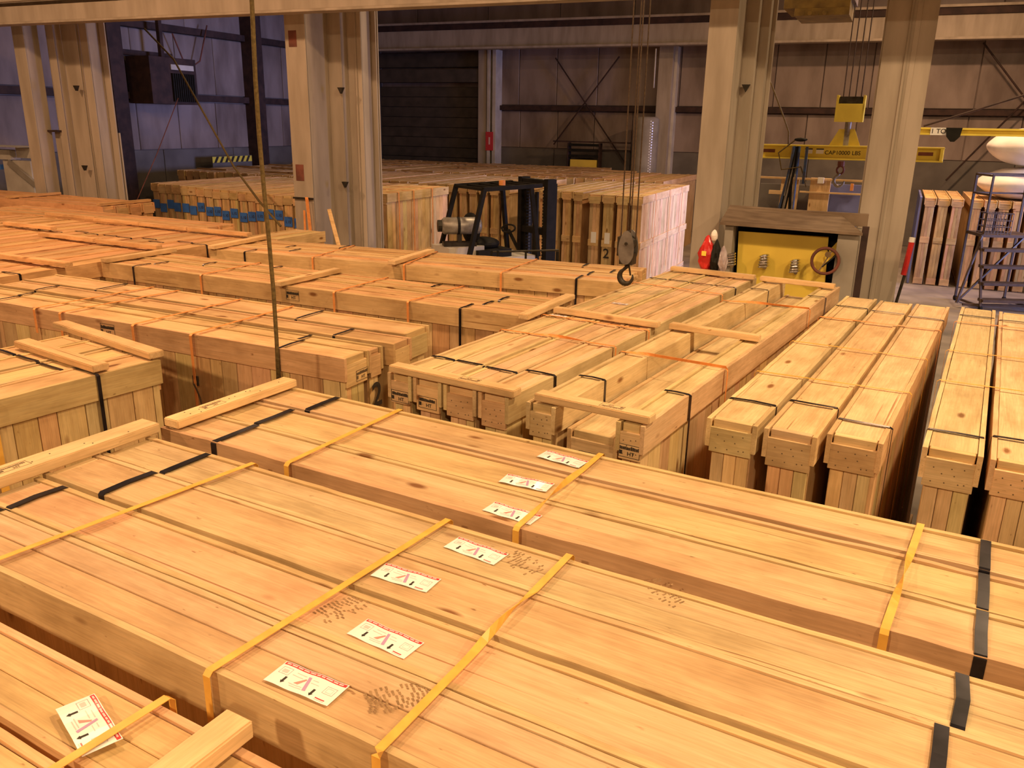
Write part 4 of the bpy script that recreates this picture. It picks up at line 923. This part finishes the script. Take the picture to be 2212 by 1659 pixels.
# sacks on the tall crates
def pillow(name, label, loc, s, seed):
    bm = bmesh.new(); bmesh.ops.create_icosphere(bm, subdivisions=4, radius=1.0)
    from mathutils import noise as NZ
    for v in bm.verts:
        x, y, z = v.co; e = max(abs(x), abs(y)); d = NZ.noise(v.co * 2.5 + Vector((seed, 0, 0))) * 0.06
        sq = lambda t: math.copysign(abs(t) ** 0.7, t)
        v.co = Vector((sq(x) * s[0], sq(y) * s[1], (z * (1 - 0.35 * e ** 3) + d) * s[2]))
    me = D.meshes.new(name); bm.to_mesh(me); bm.free(); me.materials.append(M_whitebag)
    for p in me.polygons: p.use_smooth = True
    o = put(name, me, None, loc, BANG); return tag(o, label, 'sack', 'white sacks on the tall crates')
us, zs_ = on_v(2110, 405, 19.4)
pillow('white_sack', 'lower white bulk sack on the tall crates at the right edge', uv(us + 0.95, 19.4, 1.72 + 0.30), (0.98, 0.75, 0.30), 2.0); pillow('white_sack', 'upper white bulk sack on the stack at the right edge', uv(us + 1.02, 19.4, 1.72 + 1.00), (0.98, 0.72, 0.36), 5.0)

# ------------------------------------------------------------------ yellow spreader beam on the rear crane
VS = 14.0
def bm_uv(px, py): u, z = on_v(px, py, VS); return u, z
(ua, za), (ub, zb2) = bm_uv(1640, 341), bm_uv(2036, 351)
_, za_t = bm_uv(1640, 311)
sb = empty('spreader_beam', uv(ua, VS, za), BANG); tag(sb, 'yellow lifting beam with capacity lettering hanging behind the columns', 'lifting beam')
Lb = ub - ua; hB = za_t - za; tilt = math.atan2(zb2 - za, Lb)
bmn = empty('beam', (0, 0, 0)); bmn.parent = sb; bmn.rotation_euler = (0, -tilt, 0)
pbox('web', bmn, 0, Lb, -0.012, 0.012, 0, hB, M_yellow); pbox('top_flange', bmn, 0, Lb, -0.09, 0.09, hB - 0.02, hB, M_yellow); pbox('bottom_flange', bmn, 0, Lb, -0.09, 0.09, 0, 0.02, M_yellow)
for px in (1722, 2034): u_, _ = bm_uv(px, 330); pbox('stiffener', bmn, u_ - ua - 0.02, u_ - ua + 0.02, -0.09, -0.012, 0.02, hB - 0.02, M_yellow)
for px, t_ in ((1823, 'CAP'), (1854 - 21, ''),):
    pass
for txt, px in (('CAP', 1793), ('10000', 1821), ('LBS', 1850)):
    u_, _ = bm_uv(px, 330); o = put('lettering', text_mesh(txt, 0.082, M_ink, 0.001), bmn, (u_ - ua, -0.0135, hB * 0.48)); o.rotation_euler = (PI / 2, 0, 0)
for px in (1747, 1771): u_, _ = bm_uv(px, 330); pbox('notice', bmn, u_ - ua - 0.055, u_ - ua + 0.055, -0.0145, -0.012, hB * 0.40, hB * 0.68, M_paper, bev=0); pbox('notice_heading', bmn, u_ - ua - 0.055, u_ - ua + 0.055, -0.0155, -0.0145, hB * 0.68, hB * 0.76, M_ink, bev=0)
for px in (1660, 2000): u_, _ = bm_uv(px, 330); pbox('red_plate', bmn, u_ - ua - 0.10, u_ - ua + 0.10, -0.0145, -0.012, hB * 0.42, hB * 0.66, M_rustprimer, bev=0)
u_, z_ = bm_uv(1826, 300); MB().prism([(-0.22, 0), (0.22, 0), (0.12, 0.24), (-0.10, 0.24)], -0.015, 0.015, M=VERT).build('lifting_lug', M_yellow, bmn, (u_ - ua, 0, hB))
u_, z_ = bm_uv(1818, 345); lh = empty('lower_hook', (u_ - ua, 0, -0.02)); lh.parent = bmn
pts = [(0, 0, 0), (0, 0, -0.06)]; MB().cyl((0, 0, 0), (0, 0, -0.07), 0.05, 8).build('eye', M_rustprimer, lh)
MB().tube([Vector((0.05 * math.cos(t), 0, -0.13 + 0.06 * math.sin(t))) for t in [2 * PI * i / 12 for i in range(12)]], 0.016, 6, closed=True).build('shackle', M_rustprimer, lh)
MB().tube([(0, 0, -0.18)] + [Vector((0.075 * math.cos(math.radians(110 + 250 * i / 10)), 0, -0.29 + 0.085 * math.sin(math.radians(110 + 250 * i / 10)))) for i in range(11)], [0.022] * 8 + [0.02, 0.017, 0.014, 0.01], 8).build('hook', M_tank, lh, smooth=True)
# its hook block and trolley
u0_, zt2 = bm_uv(1810, 206); u1_, zb3 = bm_uv(1864, 264)
h2 = empty('crane_block', uv((u0_ + u1_) / 2, VS, zb3), BANG); tag(h2, 'square yellowish crane block above the lifting beam', 'crane block')
bw = (u1_ - u0_) / 2; bh = zt2 - zb3
pbox('front_plate', h2, -bw, bw, -0.14, -0.11, 0, bh * 0.68, M_yellow); pbox('back_plate', h2, -bw, bw, 0.11, 0.14, 0, bh * 0.68, M_yellow)
for s in (-1, 1): pbox('side_plate', h2, *sorted((s * bw, s * (bw - 0.03))), -0.14, 0.14, 0, bh, M_yellow)
pbox('sheave_pack', h2, -bw + 0.04, bw - 0.04, -0.10, 0.10, 0.03, bh * 0.95, M_iron)
MB().cyl((0.0, 0, 0), (0, 0, -0.34), 0.045, 8).build('hook_shank', M_tank, h2)
for x in (-0.12, -0.04, 0.05, 0.13): MB().cyl((x, 0, bh * 0.9), (x, 0, 3.0), 0.009, 5).build('wire_rope', M_wire, h2)
u0_, z0_ = bm_uv(1700, 44); u1_, z1_ = bm_uv(1842, 12)
tr = empty('crane_trolley', uv((u0_ + u1_) / 2, VS, z0_), BANG); tag(tr, 'dark yellow crane trolley at the top behind the columns', 'crane trolley'); tw_ = (u1_ - u0_) / 2
pbox('lower_frame', tr, -tw_ * 0.65, tw_, -0.5, 0.5, 0.0, 0.10, M_dullyellow); pbox('upper_frame', tr, -tw_, tw_, -0.5, 0.5, 0.10, 0.22, M_dullyellow)
pbox('drum_housing', tr, tw_ * 0.3, tw_ * 1.1, -0.4, 0.4, 0.2, 0.9, M_brownply)
for x in (-0.9, -0.55, -0.2): pbox('guard_post', tr, tw_ * x - 0.02, tw_ * x + 0.02, -0.5, -0.46, 0.22, 0.9, M_dullyellow)
for i in range(5): MB().cyl((-tw_ * 0.4 + i * 0.10, -0.51, 0.03), (-tw_ * 0.4 + i * 0.10, -0.53, 0.03), 0.03, 10).build('bolt', M_dullyellow, tr)
MB().box(-0.05, 0.05, -0.05, 0.05, 0.9, ZR - z0_).build('hanger', M_steeldark, tr)
# jib with the one ton plate
VJ = 16.0
(uj0, zj0), (uj1, zj1) = on_v(1985, 291, VJ), on_v(2330, 300, VJ); _, zj_t = on_v(1985, 275, VJ)
jb = empty('jib_crane', uv(uj0, VJ, zj0), BANG); tag(jb, 'slim yellow jib beam with one ton plate at the right', 'jib crane'); hj = zj_t - zj0
pbox('web', jb, 0, uj1 - uj0, -0.01, 0.01, 0, hj, M_yellow); pbox('top_flange', jb, 0, uj1 - uj0, -0.06, 0.06, hj - 0.03, hj, M_yellow); pbox('bottom_flange', jb, 0, uj1 - uj0, -0.06, 0.06, 0, 0.03, M_yellow)
uu = on_v(2033, 283, VJ)[0] - uj0; pbox('plate', jb, uu - 0.16, uu + 0.16, -0.068, -0.064, 0.0, hj, M_paper, bev=0); o = put('lettering', text_mesh('1 TON', 0.105, M_ink, 0.001), jb, (uu, -0.0695, hj * 0.5)); o.rotation_euler = (PI / 2, 0, 0)
uu = on_v(2060, 283, VJ)[0] - uj0; MB().prism([(-0.12, 0.12), (0.12, 0.12), (0.10, -0.02), (0.03, -0.10), (-0.03, -0.10), (-0.10, -0.02)], -0.09, -0.05, M=VERT).build('trolley', M_fork, jb, (uu, -0.03, 0))
MB().cyl((0.05, 0, hj + 0.02), (uj1 - uj0, 0, hj + 0.82), 0.018, 6).build('tie_rod', M_steeldark, jb)
pbox('mast', jb, uj1 - uj0, uj1 - uj0 + 0.25, -0.12, 0.12, -zj0, hj + 1.0, M_yellow); 

# ------------------------------------------------------------------ timber rack with blue sheets behind the machine
VR = 15.2
def ru(x, y): return on_v(x, y, VR)
rk = empty('timber_rack', uv(ru(1750, 420)[0], VR, 0), BANG); r0 = ru(1750, 420)[0]; tag(rk, 'rough timber rack holding blue-grey sheets below the lifting beam', 'rack')
def rb_(name, xa, ya, xb, yb, d0, d1, m): 
    a, b = ru(xa, ya), ru(xb, yb); pbox(name, rk, *sorted((a[0] - r0, b[0] - r0)), d0, d1, *sorted((a[1], b[1])), m)
rb_('top_board', 1636, 380, 1872, 394, -0.05, 0.0, WX); rb_('lower_board', 1662, 410, 1700, 420, -0.06, -0.02, WX); rb_('lower_board', 1728, 412, 1866, 422, -0.06, -0.02, WX)
for (xa, xb) in ((1689, 1697), (1752, 1763)): rb_('post', xa, 384, xb, 640, -0.02, 0.05, WZ)
rb_('blue_sheet', 1766, 397, 1864, 640, 0.10, 0.14, M_bluesheet); rb_('grey_sheet', 1640, 397, 1752, 640, 0.2, 0.24, M_block)
rb_('orange_peg', 1838, 396, 1843, 412, -0.05, -0.02, M_orange); rb_('white_roll', 1768, 383, 1780, 396, -0.10, -0.05, M_whitebag)
sl = empty('hanging_slings', pv(1722, 316, 13.9), BANG); tag(sl, 'bundle of blue and grey slings hung on the lifting beam', 'slings')
rg = random.Random(4)
zb4 = pv(1722, 316, 13.9).z - pv(1722, 470, 13.9).z
for i in range(9):
    x = rg.uniform(-0.05, 0.05); sp = rg.uniform(-0.16, 0.05); mm = (M_sling, M_fork, M_tank)[i % 3]
    MB().tube([(x, -0.1 + 0.01 * i, 0), (x + sp * 0.3, -0.1, -zb4 * 0.4), (x + sp, -0.1, -zb4)], 0.022, 6).build('sling', mm, sl)
MB().tube([(-0.02, -0.1, 0.1), (-0.25, -0.12, -0.1), (-0.18, -0.12, -0.35), (0.1, -0.1, -0.3), (0.22, -0.12, -0.6)], 0.012, 6).build('loose_cable', M_rope, sl); blob('hook_top', M_fork, sl, (0.05, -0.1, 0.1), (0.10, 0.04, 0.03), 4, 2)
pbox('blue_tie', sl, 0.14, 0.18, -0.12, -0.10, -0.55, 0, M_sling)
cord('hanging_cable', 'thin cable drooping behind the lifting beam', [pv(1625, 60, 14.4).xy.to_3d() + Vector((0, 0, ZR)), pv(1640, 110, 14.4), pv(1665, 178, 14.4), pv(1690, 245, 14.4), pv(1704, 285, 14.4), pv(1703, 315, 14.4)], 0.012, M_rope, 'cable')

# ------------------------------------------------------------------ wall equipment
ht = empty('wall_heater', uv(-16.45, 15.95, 3.28), BANG); tag(ht, 'dark unit heater with louvres on the left wall', 'heater')
pbox('casing', ht, -0.4, 0.34, -0.72, 0.72, 0, 1.05, M_steeldark); pbox('pale_strip', ht, 0.345, 0.37, -0.1, 0.62, 0.78, 0.90, M_whitesteel)
for i in range(11): pbox('louvre', ht, 0.345, 0.40, -0.10 + 0.066 * i, -0.06 + 0.066 * i, 0.06, 0.70, M_fork)
pbox('hanger', ht, -0.05, 0.05, -0.05, 0.05, 1.05, 1.9, M_steeldark)
hz = empty('hazard_board', uv(-16.4, 18.0, 0), BANG); tag(hz, 'black and yellow striped board at the foot of the left wall', 'board')
z0 = on_u(437, 346, -16.4)[1]; pbox('panel', hz, -0.02, 0.02, -0.75, 0.75, 0, z0 + 0.08, M_block)
for i in range(7):
    y = -0.70 + i * 0.2; MB().prism([(y, z0 - 0.08), (y + 0.09, z0 - 0.08), (y + 0.19, z0 + 0.07), (y + 0.10, z0 + 0.07)], 0.021, 0.025, M=Matrix(((0, 0, 1, 0), (1, 0, 0, 0), (0, 1, 0, 0), (0, 0, 0, 1)))).build('stripe', M_yellow if i % 1 else M_ink, hz)
pbox('yellow_strip', hz, 0.0201, 0.0205, -0.75, 0.75, z0 - 0.08, z0 + 0.07, M_yellow, bev=0)
u_, z_ = on_v(1056, 305, 24.3); sg = empty('fire_sign', uv(u_, 24.34, z_), BANG); tag(sg, 'small red sign on the pale shutter jamb', 'sign')
pbox('plate', sg, -0.13, 0.13, -0.01, 0.01, -0.28, 0.28, M_red); pbox('white_mark', sg, -0.025, 0.025, -0.013, -0.010, -0.10, 0.12, M_pale, bev=0)
ua_, zt3 = on_v(1372, 252, 24.0); ub_, _ = on_v(1424, 252, 24.0)
tk2 = empty('pale_tank', uv((ua_ + ub_) / 2, 24.0, 0), BANG); R = (ub_ - ua_) / 2; tag(tk2, 'tall pale tank with perforated edge strip by the back wall', 'tank')
MB().tube([(0, 0, 0), (0, 0, zt3 - 0.06), (0, 0, zt3)], [R, R, R * 0.8], 24).build('shell', M_greypaint, tk2, smooth=True)
for i in range(22):
    a = math.radians(-55); z = zt3 - 0.12 - i * 0.075
    for k in (0, 1):
        a2 = a + 0.16 * k; p = Vector((R * math.cos(a2), R * math.sin(a2), z - 0.037 * k)); MB().cyl(p * 1.0, Vector((p.x * 1.02, p.y * 1.02, p.z)), 0.024, 4).build('perforation', M_paper, tk2)
u_, z_ = on_v(1262, 330, 24.2); sf = empty('wall_rack', uv(u_, 24.25, 0), BANG); tag(sf, 'dark slatted rack against the lower back wall', 'rack')
for i, zz_ in enumerate((z_ + 0.22, z_ + 0.06, z_ - 0.10)): pbox('slat', sf, -0.48, 0.48, -0.12, 0.12, zz_ - 0.035, zz_ + 0.035, M_fork)
pbox('bin', sf, -0.42, 0.42, -0.1, 0.1, 0, z_ - 0.2, M_yellowpanel)
for x in (-0.5, 0.48): pbox('upright', sf, x - 0.02, x + 0.02, -0.12, 0.12, 0, z_ + 0.28, M_steeldark)
pbox('pipe', sf, -1.0, 1.4, -0.08, -0.02, z_ + 0.29, z_ + 0.33, M_steeldark)
pc = on_v(1417, 105, 24.3); cord('chain_hoist', 'thin pale chain hanging below the far girder', [pv(1417, 105, 23.6), pv(1412, 190, 23.6)], 0.022, M_whitesteel, 'chain')
# white steel frame beyond the left block
ws = empty('white_steel_frame', uv(on_v(20, 330, 10.6)[0], 10.6, 0), BANG); w0 = on_v(20, 330, 10.6)[0]; tag(ws, 'white steel beam frame at the left edge beside the far column', 'steel frame')
def wq(x, y): a = on_v(x, y, 10.6); return a[0] - w0, a[1]
for nm, xa, ya, xb, yb, d in (('top_beam', -60, 312, 72, 318, 0.3), ('beam', -60, 320, 34, 345, 0.1), ('beam_end', 38, 318, 74, 342, 0.05)):
    a, b = wq(xa, ya), wq(xb, yb); pbox(nm, ws, *sorted((a[0], b[0])), -d, d, *sorted((a[1], b[1])), M_whitesteel)
a, b = wq(12, 345), wq(82, 420); pbox('leg', ws, *sorted((a[0], b[0])), -0.06, 0.06, 0, a[1], M_whitesteel)
a, b = wq(-60, 352), wq(8, 366); pbox('blue_panel', ws, *sorted((a[0], b[0])), -0.05, 0.05, *sorted((a[1], b[1])), M_blue)
MB().bar((wq(30, 350)[0], -0.1, wq(30, 350)[1]), (wq(90, 400)[0], -0.1, wq(90, 400)[1]), 0.05, 0.10).build('brace', M_greypaint, ws)
# things on and by the rust-patched column
cu = -7.63
wbh = empty('strap_hanger', uv(cu + 0.16, VC - 0.02, on_v(655, 428, VC)[1]), BANG); tag(wbh, 'orange webbing slings hung from a bar on the rust-patched column', 'slings')
MB().bar((-0.17, 0, 0), (0.17, 0, 0), 0.02, 0.025).build('bar', M_iron, wbh)
MB().ribbon([(0.08, -0.03, 0.02), (0.10, -0.05, 0.0), (0.12, -0.05, -0.3), (0.15, -0.05, -0.75)], [(1, 0.3, 0)] * 4, 0.045, 0.004).build('webbing', M_orange, wbh); MB().ribbon([(0.03, -0.03, -0.16), (0.04, -0.05, -0.45), (0.07, -0.05, -0.75)], [(1, 0.3, 0)] * 3, 0.03, 0.004).build('webbing', M_orange, wbh)
p0, p1 = pv(735, 545, 8.9), pv(712, 458, 9.40); p0b = p1 + (p0 - p1) * (p1.z / (p1.z - p0.z))
o = MB().bar(p1, Vector((p0b.x, p0b.y, 0.02)), 0.10, 0.05, up=Vector((1, 0, 0))).build('leaning_board', WX, None, color=(1.1, 1.05, 0.95)); tag(o, 'pale board leaning against the rust-patched column', 'board')
ch = empty('chain_binder', pv(818, 398, 10.8)); tag(ch, 'short red chain with hook hanging beside the rust-patched column', 'chain')
MB().cyl((0, 0, 0), (0.02, 0, -0.18), 0.014, 6).build('dark_links', M_iron, ch); MB().cyl((0.0, 0, -0.05), (0.025, 0, -0.42), 0.012, 6).build('red_links', M_redbag, ch)
MB().tube([(0.025, 0, -0.42), (0.05, 0, -0.47), (0.03, 0, -0.51), (0.0, 0, -0.49)], 0.009, 6).build('hook', M_chrome, ch)
# broom beside the right column
bq = empty('push_broom', pv(1925, 640, 10.02).xy.to_3d(), BANG); tag(bq, 'red-handled broom leaning on the column beside the ladder', 'broom')
ztop = pv(1937, 522, 10.02).z; MB().cyl((-0.08, 0, 0.10), (0.11, 0.04, ztop - 0.3), 0.016, 8).build('handle', M_iron, bq); MB().cyl((0.09, 0.035, ztop - 0.36), (0.12, 0.045, ztop), 0.030, 8).build('red_grip', M_redbag, bq)
MB().cyl((0.117, 0.045, ztop), (0.12, 0.045, ztop + 0.05), 0.031, 8).build('white_cap', M_paper, bq); pbox('head', bq, -0.28, 0.12, -0.05, 0.05, 0.02, 0.12, M_fork); pbox('bristles', bq, -0.27, 0.11, -0.04, 0.04, 0.0, 0.03, M_iron)

# added sheet: bluish light on the tall crates' left side, put into its colour
ui, _z = on_v(1958, 500, 18.7)
o = pbox('blue_light_sheet', None, -0.02, 0.02, -1.1, 1.1, -0.86, 0.86, M_bluesheet); o.location = uv(0.80 - 0.23 - 0.06, 19.75, 0.87); o.rotation_euler = (0, 0, BANG); tag(o, 'added blue-grey sheet, bluish light painted on the left side of the tall crates', 'sheet')
# dirt prints left by boots on the foreground lids
M_dirt = nmat('boot_dirt', (0.34, 0.205, 0.095), (0.20, 0.115, 0.05), 60, 0.9, bump=0)
def boot_print(cr, fr, a, l, h, rz, heel=False, n=13, seed=1, dens=0.9):
    g_ = random.Random(seed); b = MB(); Lp, Wp = 0.15, 0.088
    for i in range(n):
        f = (i + 0.5) / n; y = -Lp / 2 + Lp * f; half = Wp / 2 * math.sqrt(max(0.05, 1 - ((f - 0.42) / 0.6) ** 2))
        x = -half
        while x < half - 0.006:
            w_ = g_.uniform(0.005, 0.018)
            if g_.random() < dens:
                sk = 0.004 * math.cos(x * 90); b.quad([(x, y + sk, 0), (min(x + w_, half), y + sk + 0.002, 0), (min(x + w_, half), y + sk + Lp / n * 0.55, 0), (x, y + sk + Lp / n * 0.5, 0)])
            x += w_ + 0.0022
    q_ = cr.matrix_basis.inverted() @ fpt(fr, a, l, h - 0.0033)
    o = b.build('boot_print', M_dirt, cr, q_, rz); o['label'] = 'dark muddy boot print'
bc = [o for o in D.objects if o.get('group') == 'four-crate foreground bundle']
def at_al(fr, x, y):
    p = on_z(x, y, H0); dx_, dy_ = p.x - fr[0], p.y - fr[1]; c, s_ = math.cos(fr[2]), math.sin(fr[2]); return dx_ * c + dy_ * s_, -dx_ * s_ + dy_ * c
for (x, y, rz, sd, dn) in ((862, 1505, -0.75, 3, 0.92), (742, 1308, -0.35, 5, 0.85), (1130, 1212, 1.1, 8, 0.5), (1440, 1275, 1.0, 9, 0.45)):
    a_, l_ = at_al(B1, x, y); ci = 0 if l_ > -0.228 else 1 if l_ > -0.455 else 2 if l_ > -0.672 else 3
    boot_print(bc[ci], B1, a_, l_, H0 + zzB[ci], rz, seed=sd, dens=dn)

# small faded labels on the centre bundle
cc = [o for o in D.objects if o.get('group') == 'four pale crates in the centre']
for (x, y) in ((1343, 657), (1207, 683)):
    a_, l_ = at_al(C, x, y); ci = 0 if l_ > -0.165 else 1 if l_ > -0.352 else 2
    sticker(cc[ci], C, a_, (0.0, -0.165, -0.352)[ci] - 0.09, H0 + 0.003, PI / 2).scale = (0.62, 0.62, 1)
